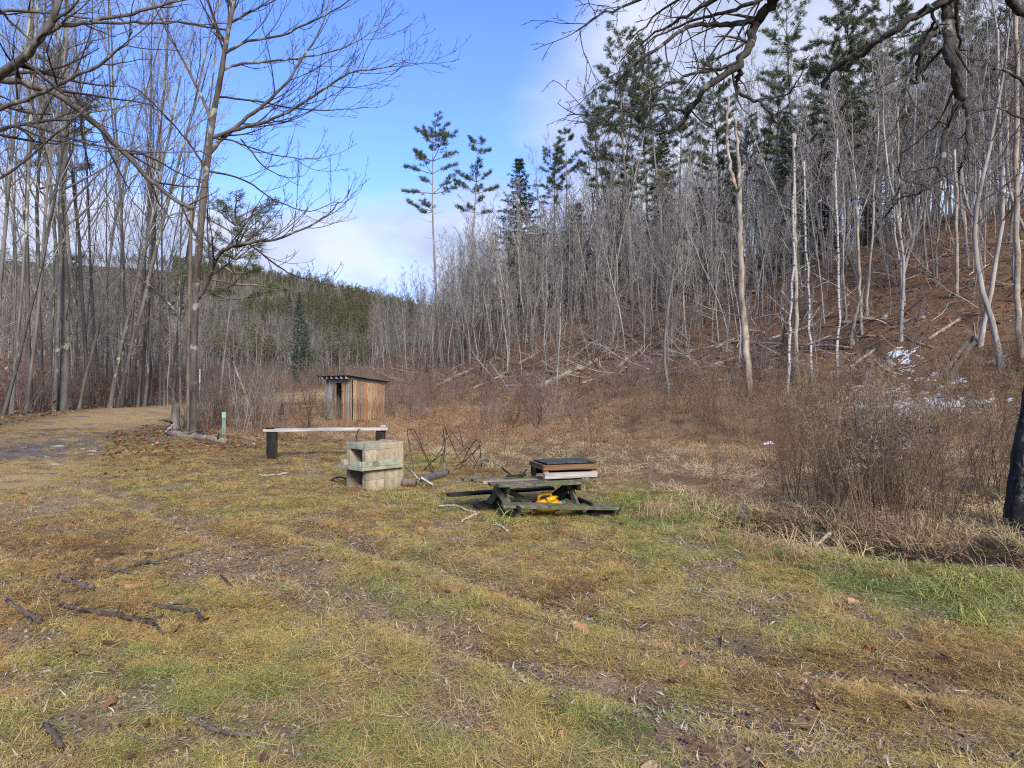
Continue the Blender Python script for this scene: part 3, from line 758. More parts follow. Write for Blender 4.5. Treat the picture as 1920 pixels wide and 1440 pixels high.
# ---- plank bench on timber posts
def build_bench():
    c = hit(504, 861); c2 = at(718, 861, c.y + 0.35)
    d = (c2 - c); ang = math.atan2(d.y, d.x); L = math.hypot(d.x, d.y)
    t = thing('plank_bench', 'long pale plank bench on dark square timber posts behind the barbecue', 'bench', (c.x, c.y, c.z), ang)
    for x, h in ((0.03, .585), (L - .06, .57)):
        p = board('post', (.20, .30, h + .03), (x, .14, h / 2 - .015), M['wood_mossy' if x < 1 else 'wood_black'], prng, t, jit=.006, bev=.012, cuts=2)
        board('shaded_face', (.17, .02, h - .04), (.012, -.161, .015), M['wood_black'], prng, p, jit=.006, bev=.003)  # black facing board: shade on the post's unlit side, put in as colour
    for y, z in ((0.02, .625), (.235, .625)):
        board('plank', (L + .22, .20, .055), (L / 2, y + .03, z), M['wood_pale'], prng, t, jit=.005, bev=.006, cuts=6, rot=(0, -0.004, 0))
    board('end_post', (.12, .10, .72), (L - .01, .42, .34), M['wood_grey'], prng, t, jit=.004)
    board('cap_chip', (.16, .16, .03), (.02, .06, .667), M['wood_black'], prng, t, jit=.006)
    r = MB(); g = hit(668, 904)
    r.tube([(g.x + .0, 12.2, 0.0), (g.x + .01, 12.2, .45), (g.x + .02, 12.2, .78)], [.009, .009, .009], 6, True)
    # rod standing behind the barbecue
    e = thing('iron_rod', 'thin dark iron rod standing upright behind the barbecue', 'rod', (at(669, 830, 12.0).x, 12.0, 0))
    q = MB(); q.tube([(0, 0, -.05), (.004, 0, .4), (-.003, 0, .72), (.012, .0, .80)], [.011, .011, .011, .010], 6, True); q.build('shaft', M['rusty_wire'], e)
    h = MB(); h.tube([(.012, 0, .79), (.03, 0, .83), (.06, 0, .835)], [.010, .010, .008], 6, True); h.build('hook', M['rusty_wire'], e)
build_bench()

# ---- rusty wire frames
ZW = [("tall rusty wire hoop nearest the barbecue, bent into an upside down V", ['1215,785 1190,640 1163,492 1178,474 1196,482', '1355,765 1290,650 1225,500 1207,474 1190,480', '1342,780 1275,630 1202,500 1180,476']),
      ("tangled rusty wire frame in the middle, with a long rod leaning left", ['1250,800 1345,715 1440,640', '1422,725 1442,600 1422,480 1436,460 1475,560 1540,700 1612,795', '1405,725 1432,620 1452,505 1440,470', '1440,560 1482,520 1515,456 1535,462 1550,520 1567,600', '1472,482 1520,540 1570,610 1645,725', '1270,790 1360,700 1430,600 1420,520']),
      ("low rusty wire frame sagging in the grass on the side of the picnic table", ['1545,770 1592,650 1660,552 1682,560 1694,650 1700,745', '1520,745 1610,680 1702,600 1690,560', '1500,700 1560,640 1602,600 1650,690 1682,765', '1622,800 1660,730 1702,650', '1570,720 1640,650 1690,590'])]
for j, (lab, rods) in enumerate(ZW):
    e = thing('wire_frame', lab, 'wire frame', hit(770 + 45 * j, 884), 0, 'rusty wire frames behind the barbecue')
    for i, s in enumerate(rods):
        P = []
        pq = [tuple(map(float, a.split(','))) for a in s.split()]
        for k, (zx, zy) in enumerate(pq):
            px, py = 460 + zx / 3.84, 680 + zy / 3.84
            Y = 12.75 + 0.35 * math.sin(1.7 * i + j + 0.9 * k)
            v = at(px, py, Y); P.append(v - e.location)
        P = np.array([tuple(v) for v in P]); 
        tt_ = np.linspace(0, len(P) - 1, 4 * (len(P) - 1) + 1)
        Pf = np.stack([np.interp(tt_, np.arange(len(P)), P[:, a]) for a in range(3)], 1)
        if len(Pf) > 6:
            for _ in range(2): Pf[1:-1] = (Pf[:-2] + 2 * Pf[1:-1] + Pf[2:]) / 4
        m = MB(); m.tube(Pf, np.full(len(Pf), .0072), 5, True); m.build('rod', M['rusty_wire'], e)

# ---- odds and ends by the barbecue
def lump(name, label, cat, loc, size, m, seed, group=None, sub=3, rough=.22, parent=None):
    bm = bmesh.new(); bmesh.ops.create_icosphere(bm, subdivisions=sub, radius=1.0); rg = np.random.default_rng(seed); off = rg.uniform(0, 50, 3)
    for v in bm.verts:
        d = v.co.normalized(); n = float(fbm(d.x * 1.3 + off[0], d.y * 1.3 + d.z * 1.7 + off[1], seed, 3)) - .5
        v.co = Vector((d.x * size[0], d.y * size[1], d.z * size[2])) * (1 + rough * 2.2 * n)
        v.co.z = max(v.co.z, -size[2] * .45)
    me = bpy.data.meshes.new(name); bm.to_mesh(me); bm.free(); me.materials.append(m)
    for p in me.polygons: p.use_smooth = rough < .2
    o = add(name, me, parent); o.location = loc
    if label: tag(o, label, cat, group)
    return o
def log(name, label, p, q, r, m, seed=0, cat='log', group=None, knots=3, bend=.02, taper=.85, sink=0.0, twig=None):
    rg = np.random.default_rng(seed + 900); p = np.array(p, float); q = np.array(q, float); n = 9; L = np.linalg.norm(q - p)
    e = thing(name, label, cat, tuple(p), 0, group)
    t = np.linspace(0, 1, n)[:, None]; P = (q - p) * t; P[1:-1] += rg.normal(0, bend * L * .25, (n - 2, 3)); P[:, 2] += r * .6 - sink
    rad = r * np.linspace(1, taper, n) * rg.uniform(.94, 1.07, n)
    a = MB(); a.tube(P, rad, 9 if r > .04 else 6, True); a.build('stem', m, e)
    b = MB()
    for k in range(knots):
        i = int(rg.integers(1, n - 1)); d = side_dir(rg, P[i + 1 if i < n - 1 else i] - P[i - 1], R(55)); d[2] = abs(d[2]) * .6
        Ls = r * rg.uniform(2.5, 6); B, Br = walk(rg, P[i], d, Ls + r, r * .35, r * .16, 3, 0, .08)
        kb = MB(); kb.tube(B, Br, 5, True); kb.build('branch_stub', m, e)
    if twig: sprout(b, rg, P, rad, twig)
    if twig: b.build('twigs', m, e)
    return e
g0 = hit(770, 914); log('firewood_chunk', 'short squared dark chunk of wood lying beside the barbecue', (g0.x - .12, g0.y + .06, g0.z + .03), (g0.x + .07, g0.y + .0, g0.z + .03), .07, M['log'], 1, 'log', knots=0)
g0 = hit(792, 908); g1 = hit(845, 886); log('rotten_log', 'rotten grey brown log lying in the grass under the wire frames', (g0.x + .02, g0.y, g0.z + .02), (g1.x - .05, g1.y - .3, g1.z + .0), .075, M['bark_dark'], 2, 'log', knots=2, bend=.06)
sh = thing('old_shovel', 'old shovel with pale handle and bent metal blade by the barbecue', 'shovel', hit(785, 913))
q = MB(); q.tube([(-.02, .1, .10), (-.12, .32, .17), (-.28, .55, .24)], [.016, .016, .015], 7, True); q.build('handle', M['wood_pale'], sh)
bl = MB(); vv = []
for a in range(6):
    for b in range(5): u, w = a / 5, b / 4 - .5; vv.append((u * .20 + .02, -.10 * u + w * (.17 - .05 * u * u) + .05, .115 - .10 * u + .03 * (2 * w) ** 2))
n0 = len(vv); vv += [(x, y, z - .005) for x, y, z in vv]; qq = []
for a in range(5):
    for b in range(4): i = a * 5 + b; qq += [(i, i + 1, i + 6, i + 5), (n0 + i, n0 + i + 5, n0 + i + 6, n0 + i + 1)]
bl.raw(vv, qq); bl.build('blade', M['sheet'], sh)
sc_ = MB(); sc_.tube([(-.03, .11, .105), (.05, .04, .10)], [.02, .024], 7, True); sc_.build('socket', M['sheet'], sh)
hp = hit(632, 906); hs = MB(); tq = np.linspace(0, math.pi, 12)
hs.tube(np.stack([-.16 * np.cos(tq) + 0.05, .05 * np.sin(tq * 2), .02 + .075 * np.sin(tq)], 1), np.full(12, .014), 7, True)
o = hs.build('rubber_hose', M['wood_black']); o.location = hp; tag(o, 'short black rubber hose arching out of the grass beside the barbecue', 'hose')

# ---- broken picnic table with a frame box on it
def build_table():
    yaw = R(17); c = Vector((0.31, 8.98, hz(.31, 8.98)))
    t = thing('picnic_table', 'low broken mossy picnic table with attached benches in the grass', 'picnic table', (c.x, c.y, c.z - .02), yaw); t.scale = (.93, 1, 1)
    H = .42
    for k, (y, x0, x1, dz, mt) in enumerate(((-.34, -.66, .60, 0, 'wood_mossy'), (-.19, -.72, .58, .004, 'wood_mossy'), (-.03, -.78, .60, -.006, 'wood_brown'), (.13, -.86, .35, .003, 'wood_mossy'), (.29, -.95, .58, -.012, 'wood_mossy'))):
        board('top_plank', (x1 - x0, .142, .036), ((x0 + x1) / 2, y, H + dz), M[mt], prng, t, jit=.006, bev=.005, cuts=6, rot=(prng.uniform(-.03, .03), prng.uniform(-.012, .012) + .01, prng.uniform(-.012, .012)))
    for x in (-.52, .46):
        board('cleat', (.05, .70, .075), (x, -.03, H - .058), M['wood_black'], prng, t, jit=.004)
        tw = .55 if x < 0 else .12
        for sg in (-1, 1):
            a_ = Vector((x + .03 * sg + sg * tw * .12, -.03 + sg * .10, H - .03)); b_ = Vector((x + .03 * sg - sg * tw * .34, -.03 + sg * .40, -.03)); d_ = a_ - b_
            o = board('leg', (.045, .095, d_.length), (a_ + b_) / 2, M['wood_mossy'], prng, t, jit=.004); o.rotation_euler = d_.to_track_quat('Z', 'Y').to_euler()
        board('bench_beam', (.042, 1.18, .075), (x + .07, -.03, .17), M['wood_black'], prng, t, jit=.004)
    board('seat_plank', (1.52, .20, .038), (.14, -.50, .165), M['wood_mossy'], prng, t, rot=(.05, .045, -.10), jit=.007, cuts=7)
    board('seat_plank', (1.55, .19, .038), (-.34, .52, .215), M['wood_black'], prng, t, rot=(-.03, -.02, .0), jit=.007, cuts=7)
    board('brace', (.62, .04, .07), (.30, -.03, .26), M['wood_black'], prng, t, rot=(0, -.55, 0), jit=.004)
    board('brace', (.60, .04, .07), (-.34, .02, .27), M['wood_mossy'], prng, t, rot=(0, .5, 0), jit=.004)
    board('fallen_beam', (.42, .16, .11), (.76, -.47, .07), M['wood_black'], prng, t, rot=(.1, .08, .1), jit=.012, bev=.01, cuts=3)
    board('fallen_beam', (.36, .14, .10), (-.62, .28, .07), M['wood_black'], prng, t, rot=(.1, -.06, .2), jit=.012, bev=.01, cuts=3)
    # frame box on top
    by = R(16); bx = Vector((math.cos(yaw) * .33 - math.sin(yaw) * -.02, math.sin(yaw) * .33 + math.cos(yaw) * -.02, 0)) + c
    b = thing('wooden_frame_box', 'open wooden frame box with dark felt top standing on the picnic table', 'box', (bx.x + .02, bx.y + .06, c.z + H), by)
    w, d, h = .72, .58, .17
    for sx in (-1, 1):
        for sy in (-1, 1): board('corner_post', (.062, .05, h), (sx * (w / 2 - .045), sy * (d / 2 - .05), h / 2), M['wood_brown' if sy < 0 else 'wood_black'], prng, b, jit=.003)
    for sy in (-1, 1):
        board('top_rail', (w, .03, .068), (0, sy * (d / 2 - .010), h - .01), M['wood_rail'], prng, b, jit=.003, rot=(0, .0, 0))
        board('lower_rail', (w - .02, .028, .075), (.01, sy * (d / 2 - .010), .06), M['wood_grey' if sy < 0 else 'wood_black'], prng, b, jit=.003)
    for sx in (-1, 1):
        board('top_rail', (.03, d - .06, .068), (sx * (w / 2 - .016), 0, h - .008), M['wood_rail'], prng, b, jit=.003)
        if sx > 0: board('lower_rail', (.028, d - .07, .07), (sx * (w / 2 - .016), 0, .06), M['wood_black'], prng, b, jit=.003)
    board('felt_top', (w - .06, d - .03, .022), (.03, .012, h + .036), M['shingle'], prng, b, jit=.006, bev=.004, cuts=5, rot=(-.02, .0, .01))
    # rubbish on and under the table
    for k, (x, y, dx, dy, r) in enumerate(((-.38, .05, .24, .09, .016), (-.30, .12, -.12, .14, .012), (-.18, .02, .05, .16, .018))):
        p = Vector((math.cos(yaw) * x - math.sin(yaw) * y, math.sin(yaw) * x + math.cos(yaw) * y, H + .03)) + c
        log('charred_stick', ('blackened stick lying across the picnic table planks', 'short blackened stick angled up on the picnic table', 'stubby blackened stick beside the frame box')[k], p, p + Vector((dx, dy, (.0, .08, .05)[k])), r, M['wood_black'], 30 + k, 'stick', 'charred sticks on the picnic table', knots=1)
    p = at(1030, 960, 8.88); p.z = hz(p.x, p.y)
    yj = thing('plastic_jug', 'bright yellow plastic jug lying on its side under the picnic table', 'jug', p, R(14)); yj.scale = (1.2, 1.2, 1.2); yj.rotation_euler = (0, R(-8), R(14))
    m = MB()
    prof = [(-.135, .02), (-.132, .062), (-.11, .078), (-.03, .082), (.05, .080), (.09, .066), (.115, .040), (.128, .026), (.15, .025)]
    ring = []
    for x, r in prof:
        for k in range(14): a = k * 2 * math.pi / 14; s = 1 + .12 * math.cos(2 * a); ring.append((x, r * s * math.cos(a), .085 + .95 * r * math.sin(a)))
    m.raw(ring, [(i * 14 + j, i * 14 + (j + 1) % 14, (i + 1) * 14 + (j + 1) % 14, (i + 1) * 14 + j) for i in range(len(prof) - 1) for j in range(14)])
    m.build('body', M['yellow'], yj)
    m = MB(); m.tube([(.05, 0, .16), (.04, 0, .205), (-.04, .01, .215), (-.09, 0, .20), (-.10, 0, .155)], [.017, .019, .02, .019, .017], 8, True); m.build('handle', M['yellow'], yj)
    m = MB(); m.tube([(.145, 0, .085), (.19, 0, .085)], [.034, .034], 12, True); m.build('cap', M['teal'], yj)
    m = MB(); m.tube([(-.02, -.055, .15), (.05, -.05, .16), (.10, -.02, .165)], [.035, .03, .012], 8, True); m.build('shoulder', M['yellow'], yj)
build_table()
LEAFP = None

# ---- posts and poles by the tall bare tree
g0 = hit(420, 824)
gp = thing('marker_post', 'short pale green metal marker post beside the tall bare tree', 'post', g0, R(10))
for s in (-1, 1):
    m = MB(); m.tube([(s * .028, 0, -.1), (s * .024, .0, .62)], [.016, .014], 6, True); m.build('rail', M['green_post'], gp)
board('plate', (.105, .02, .16), (0, -.02, .68), M['green_post'], prng, gp, jit=.002, bev=.003)
g0 = hit(374, 800); pv = thing('marker_pole', 'slim white plastic pole standing in the brush at the tall tree', 'pole', (g0.x, g0.y, g0.z))
m = MB(); m.tube([(0, 0, 0), (.0, 0, .85), (.01, 0, 1.62)], [.02, .02, .02], 7, True); m.build('lower_pipe', M['wood_grey'], pv)
m = MB(); m.tube([(.01, 0, 1.15), (.012, 0, 1.9)], [.026, .026], 7, True); m.build('sleeve', M['pvc'], pv)
g0 = hit(481, 795); p1 = at(437, 678, g0.y + .3)
log('leaning_pole', 'pale stripped pole leaning in the brush left of the shed', (g0.x, g0.y, g0.z - .05), tuple(p1), .040, M['dead_wood'], 7, 'pole', knots=2, bend=.015, taper=.6)
g0 = hit(318, 818); g1 = hit(422, 832)
log('fallen_log', 'barky fallen log lying in dead leaves at the foot of the tall tree', g0, g1, .10, M['log'], 8, 'log', knots=3, bend=.05)
g0 = hit(317, 814); log('bent_root', 'pale bent root stub sticking up from the fallen log', (g0.x, g0.y - .2, g0.z + .05), (g0.x + .28, g0.y - .25, g0.z + .30), .035, M['dead_wood'], 9, 'root', knots=0, bend=.12)
g0 = hit(328, 806); log('mossy_stump', 'dark mossy broken stump standing left of the tall tree', (g0.x, g0.y, g0.z - .1), (g0.x + .03, g0.y, g0.z + .72), .14, M['bark_dark'], 10, 'stump', knots=1)

# ---- stones on the track
for k, (px, py, s) in enumerate(((107, 838, .16), (172, 847, .13), (172, 853, .10), (100, 872, .12), (88, 858, .07), (155, 843, .07))):
    g0 = hit(px, py)
    lump('track_stone', ('flat pale stone, topmost on the muddy track', 'pale stone right of the muddy patch, upper of two', 'small pale stone just below another beside the track', 'pale stone at the edge of the dark mud', 'little stone in the dark mud', 'little dark stone between two pale ones')[k], 'stone', g0, (s, s * .7, s * .32), M['rock'], 70 + k, 'stones on the muddy track')

# ---- sticks lying on the grass
def gstick(name, label, pix, r, m, seed, group, fork=None, lift=.0):
    P = [hit(a, b) for a, b in pix]; o0 = P[0]
    e = thing(name, label, 'stick', o0, 0, group); rg = np.random.default_rng(seed)
    A = np.array([tuple(p - o0) for p in P]); tt_ = np.linspace(0, len(A) - 1, 4 * (len(A) - 1) + 1)
    Pf = np.stack([np.interp(tt_, np.arange(len(A)), A[:, a]) for a in range(3)], 1)
    for _ in range(2): Pf[1:-1] = (Pf[:-2] + 2 * Pf[1:-1] + Pf[2:]) / 4
    Pf += rg.normal(0, r * .25, Pf.shape); Pf[:, 2] += r * .9 + .012
    rad = r * np.linspace(.75, 1.1, len(Pf)) * rg.uniform(.85, 1.2, len(Pf))
    a = MB(); a.tube(Pf, rad, 8, True); a.build('stem', m, e)
    b = MB(); sprout(b, rg, Pf, rad, [dict(n=5, start=.1, len=.16, ang=50, up=.0, wob=.12, seg=3, sides=5, rmin=.003, rf=.45, flat=.4), dict(n=2, start=.3, len=.4, ang=40, up=0, wob=.1, seg=2, sides=4, rmin=.002)])
    for f in (fork or []):
        F = np.array([tuple(hit(*q) - o0) for q in f]); F[:, 2] += r * .9 + .012
        b.tube(F, np.linspace(r * .9, r * .4, len(F)), 6, True)
    b.build('side_twigs', m, e)
    return e
GS = 'fallen sticks on the near grass'
gstick('fallen_stick', 'longest dark bent stick with a stubby forked end lying on the near grass', [(112, 1142), (180, 1157), (240, 1165), (290, 1178)], .017, M['stick'], 1, GS, [[(288, 1177), (297, 1166), (306, 1160)], [(288, 1178), (298, 1188), (304, 1196)]])
gstick('fallen_stick', 'dark lichened stick with a hooked end above the longest stick', [(272, 1136), (300, 1145), (340, 1150), (372, 1153), (378, 1172)], .014, M['stick'], 2, GS, [[(296, 1142), (325, 1139), (352, 1138)]])
gstick('fallen_stick', 'short thick stick covered in pale lichen with broken end', [(110, 1088), (140, 1100), (172, 1112)], .022, M['stick'], 3, GS)
gstick('fallen_stick', 'crooked stick with bark flaking off near the left edge', [(15, 1135), (38, 1152), (75, 1172)], .017, M['stick'], 4, GS, [[(55, 1165), (57, 1178)]])
gstick('fallen_stick', 'forked twiggy branch lying highest on the near grass', [(222, 1078), (262, 1062), (300, 1055), (343, 1045)], .016, M['stick'], 5, GS, [[(222, 1078), (200, 1075), (185, 1074)], [(225, 1078), (260, 1083)], [(262, 1062), (285, 1045), (270, 1042)], [(275, 1060), (300, 1062)]])
gstick('fallen_stick', 'thin straight stick touching the left edge of the picture', [(2, 1098), (40, 1092), (85, 1087)], .009, M['stick'], 6, GS)
gstick('fallen_stick', 'little curved stick lying by the bare earth patch', [(415, 1085), (425, 1095), (437, 1107)], .013, M['stick'], 7, GS)
gstick('fallen_stick', 'curved stick half buried round a bare earth mound', [(345, 1346), (375, 1368), (425, 1384), (488, 1389)], .011, M['stick'], 8, GS)
gstick('fallen_stick', 'stubby birch stick with pale bands at lower left', [(83, 1366), (98, 1388), (115, 1412)], .014, M['stick'], 9, GS)
gstick('fallen_stick', 'tiny hooked twig standing in yellow grass', [(388, 1252), (391, 1272), (404, 1282)], .006, M['stick'], 10, GS)
gstick('fallen_stick', 'thin rough twig beside the birch stick', [(238, 1385), (262, 1394), (283, 1400)], .009, M['stick'], 11, GS)
gstick('fallen_stick', 'small dark twig lying left of the yellow tuft', [(112, 1274), (130, 1274), (144, 1277)], .006, M['stick'], 12, GS)
gstick('fallen_stick', 'long curved pale stick in front of the picnic table', [(822, 953), (840, 951), (860, 953), (872, 960), (892, 965)], .013, M['stick_pale'], 13, GS)
gstick('fallen_stick', 'pale forked stick just below the curved one by the table', [(866, 982), (880, 974), (896, 967)], .013, M['stick_pale'], 14, GS)
gstick('fallen_stick', 'straight pale stick lying below the picnic table', [(927, 984), (940, 992), (952, 1001)], .013, M['stick_pale'], 15, GS)
gstick('fallen_stick', 'pale broken stick poking from the weeds by the ditch', [(1530, 1028), (1545, 1018), (1556, 1008)], .020, M['stick_pale'], 16, GS, [[(1545, 1018), (1552, 1004)]])
gstick('fallen_stick', 'brown stick lying in grass between the bench and barbecue', [(484, 893), (500, 895), (522, 893), (540, 890)], .016, M['stick_pale'], 17, GS)

# ================================================================== TRACED TREES
def trace(pix, Y, dy=0.0, ph=0.0):
    n = len(pix); return np.array([tuple(at(x, y, Y + dy * (k / max(1, n - 1)) + .25 * math.sin(ph + k))) for k, (x, y) in enumerate(pix)])
def smooth(P, sub=4, it=2):
    t = np.linspace(0, len(P) - 1, sub * (len(P) - 1) + 1); Q = np.stack([np.interp(t, np.arange(len(P)), P[:, a]) for a in range(3)], 1)
    for _ in range(it): Q[1:-1] = (Q[:-2] + 2 * Q[1:-1] + Q[2:]) / 4
    return Q
def limb(parent, pix, Y, dy, r0, r1, m, mt, seed, levels, off, name='limb', sides=7, ph=0.0, wig=.0, pts=None, snap=None):
    rg = np.random.default_rng(seed); P = smooth(trace(pix, Y, dy, ph) if pts is None else np.array(pts, float)) - off
    P[1:] += rg.normal(0, wig, P[1:].shape)
    if snap is not None:
        dz = snap - P[0]; k = int(np.argmin(np.linalg.norm(dz, axis=1)))
        if np.linalg.norm(dz[k]) < .9:
            w_ = np.linspace(1, 0, len(P))[:, None] ** 1.5; P = P + dz[k] * w_
    rad = np.linspace(r0, r1, len(P)) * rg.uniform(.93, 1.07, len(P))
    a = MB(); a.tube(P, rad, sides); o = a.build(name, m, parent)
    if levels:
        b = MB(); sprout(b, rg, P, rad, levels); b.build('twigs', mt, o)
    return o
# ---- tall bare tree beside the track
b0 = hit(365, 816); YM = b0.y; off = np.array(tuple(b0))
mtree = thing('tall_bare_tree', 'tall bare tree with long curving limbs standing alone beside the track', 'tree', b0)
kk = YM / FPX
tp = [(364, 822), (362, 740), (363, 650), (367, 560), (372, 477), (380, 383), (387, 320), (395, 257), (400, 213), (413, 150), (423, 83), (433, 30), (440, 0), (452, -110), (462, -230)]
P = smooth(trace(tp, YM, 0.4)) - off
rad = np.interp(np.linspace(0, 1, len(P)), [0, .04, .1, .35, .6, .85, 1], [9.5, 7.0, 6.5, 6.3, 5.2, 3.8, 1.6]) * kk
rad = rad * np.random.default_rng(4).uniform(.9, 1.12, len(P)); a = MB(); a.tube(P, rad, 12); tr = a.build('trunk', M['bark_main'], mtree); PTR = P
b = MB(); rg = np.random.default_rng(77)
LT = [dict(perm=2.2, n=0, start=.12, len=.42, taper=.35, ang=36, up=.13, wob=.06, seg=7, sides=4, rmin=.0080, rf=.42, max=2.9), dict(perm=3.2, n=0, start=.15, len=.40, taper=.4, ang=38, up=.14, wob=.06, seg=5, sides=3, rmin=.0062, rf=.6), dict(n=3, start=.3, len=.45, ang=36, up=.12, wob=.07, seg=3, sides=3, rmin=.0050, rf=.7)]
sprout(b, rg, P[-20:], rad[-20:], [dict(n=14, start=.1, len=.42, taper=.5, ang=45, up=.10, wob=.07, seg=6, sides=4, rmin=.010, rf=.4)] + LT[1:]); b.build('top_branches', M['twig_main'], mtree)
b = MB(); sprout(b, rg, P[8:30], rad[8:30], [dict(n=16, start=.0, len=.13, taper=.2, ang=65, up=.03, wob=.1, seg=4, sides=3, rmin=.008, rf=.1)] + LT[1:]); b.build('stem_twigs', M['twig_main'], mtree)
ML = [([(372, 552), (393, 523), (400, 497), (413, 470), (433, 457), (467, 452), (517, 448), (567, 430), (617, 403), (633, 380)], 6.2, 1.2, -1.2), ([(462, 453), (500, 483), (540, 513), (583, 527), (633, 538)], 2.4, .7, -.8), ([(398, 278), (423, 250), (460, 220), (500, 190), (540, 153), (563, 113), (593, 73), (610, 33), (618, -10)], 5.2, 1.2, .9),
      ([(421, 253), (467, 237), (520, 223), (567, 200), (633, 153), (665, 132), (720, 128), (760, 112)], 4.4, .9, -.9), ([(417, 184), (483, 190), (567, 207), (633, 207), (690, 200)], 2.6, .7, 1.2), ([(424, 141), (447, 127), (500, 120), (560, 113), (633, 97), (690, 70), (712, 30)], 3.3, .8, 1.6), ([(426, 108), (467, 83), (533, 70), (583, 43), (640, 14), (680, -20)], 3.6, .9, -1.4),
      ([(394, 227), (377, 177), (350, 123), (320, 73), (293, 20), (276, -30)], 3.8, 1.2, .8), ([(384, 318), (360, 277), (333, 243), (300, 207), (267, 173), (233, 157)], 2.6, .8, -1.5), ([(416, 101), (403, 53), (390, 10), (378, -50)], 2.6, 1., 1.), ([(358, 632), (333, 597), (300, 553), (267, 527), (220, 500), (165, 512)], 3.2, .9, 1.),
      ([(421, 254), (453, 260), (500, 283), (553, 297), (600, 300)], 2.2, .7, -1.8), ([(451, 260), (493, 313), (533, 333), (570, 330)], 1.8, .6, .8), ([(386, 315), (460, 333), (517, 377), (583, 400), (640, 372)], 2.3, .7, 1.5), ([(431, 40), (470, 18), (510, 5), (560, -30)], 2.8, .8, .6), ([(436, 10), (415, -40), (390, -110)], 3.0, 1, -.6), ([(428, 60), (380, 52), (330, 40), (280, 48)], 2.2, .7, .6)]
for i, (pix, r0, r1, dy) in enumerate(ML): limb(mtree, pix, YM, dy, r0 * kk * .86, r1 * kk * .7, M['bark_main'] if r0 > 3 else M['twig_main'], M['twig_main'], 500 + i, LT, off, ph=i * 0.0, wig=.012, snap=PTR)
# the dead splintered stem at its side
b1 = hit(354, 812); off1 = np.array(tuple(b1))
snag = thing('splintered_snag', 'pale splintered dead stem standing against the tall bare tree', 'dead tree', (b1.x, b1.y - .05, b1.z))
P = smooth(trace([(355, 818), (354, 740), (355, 640), (358, 520), (359, 440), (360, 397)], b1.y, .5)) - off1
a = MB(); a.tube(P, np.linspace(4.2, 3.0, len(P)) * kk * np.random.default_rng(3).uniform(.8, 1.15, len(P)), 7, True); a.build('trunk', M['log'], snag)
a = MB(); tip = P[-1]
for dx, l in ((-.03, .35), (.02, .22), (.035, .5)): a.tube([tip + (dx, 0, -.3), tip + (dx * 1.1, 0, l)], [.03, .004], 5, True)
a.build('splinters', M['log'], snag)

# ---- limbs of the tree standing just outside the left edge
lt0 = (-11.2, 11.6, hz(-11.2, 11.6)); ltree = thing('lichened_tree', 'lichen covered tree at the left edge reaching bare limbs over the track', 'tree', lt0); off = np.array(lt0)
a = MB(); P = smooth(np.array([(-11.2, 11.6, -.2), (-11.1, 11.6, 3), (-10.9, 11.5, 6.2), (-11.2, 11.4, 10), (-11.3, 11.3, 14)])) - off; a.tube(P, np.linspace(.34, .1, len(P)), 12); a.build('trunk', M['bark_left'], ltree)
LL = [dict(perm=1.8, n=0, start=.15, len=.26, taper=.3, ang=48, up=.03, wob=.13, seg=5, sides=4, rmin=.008, rf=.5, max=1.7), dict(perm=3.0, n=0, start=.15, len=.34, taper=.4, ang=45, up=.02, wob=.14, seg=3, sides=3, rmin=.0045, rf=.6), dict(n=2, start=.3, len=.4, ang=45, up=.02, wob=.12, seg=2, sides=3, rmin=.0035, rf=.7)]
k2 = 11 / FPX
for i, (pix, r0, r1, dy) in enumerate((([(-390, 120), (-200, 118), (-80, 135), (0, 147), (73, 160), (133, 193), (187, 237), (233, 287), (283, 340), (333, 377), (365, 392)], 12, 5, 1.5), ([(-390, 330), (-180, 250), (-70, 190), (0, 143), (43, 110), (87, 60), (110, 7), (125, -60)], 13, 7, -.8), ([(85, 62), (110, 47), (150, 43), (233, 30), (293, 13), (367, -8)], 7, 3, .8), ([(170, 41), (247, 43), (333, 43), (427, 43)], 4, 1.6, 1.2), ([(-390, 330), (-150, 250), (0, 203), (67, 180), (133, 147), (200, 113), (240, 80), (247, 55)], 7, 2, -1.2), ([(-390, 400), (-150, 280), (0, 243), (67, 227), (133, 223), (170, 210)], 6.5, 2.5, .4), ([(50, 233), (133, 260), (213, 280), (300, 287), (380, 283)], 3.4, 1.4, 1.), ([(-390, 180), (-150, 60), (0, 18), (60, 22), (130, 28), (180, 36)], 6, 2.4, 1.8), ([(-390, 500), (-150, 400), (-20, 345), (40, 310), (90, 262), (135, 225)], 5, 1.8, -.6), ([(0, 20), (30, 50), (60, 75), (85, 100)], 3.4, 1.6, .4), ([(187, 237), (220, 150), (238, 100)], 2.0, 1., .3), ([(283, 345), (300, 390), (330, 420)], 2.2, 1, .5))):
    limb(ltree, pix, 11.2, dy, r0 * k2 * .8, r1 * k2 * .75, M['bark_left'], M['twig_main'], 600 + i, LL, off, wig=.012, ph=0)

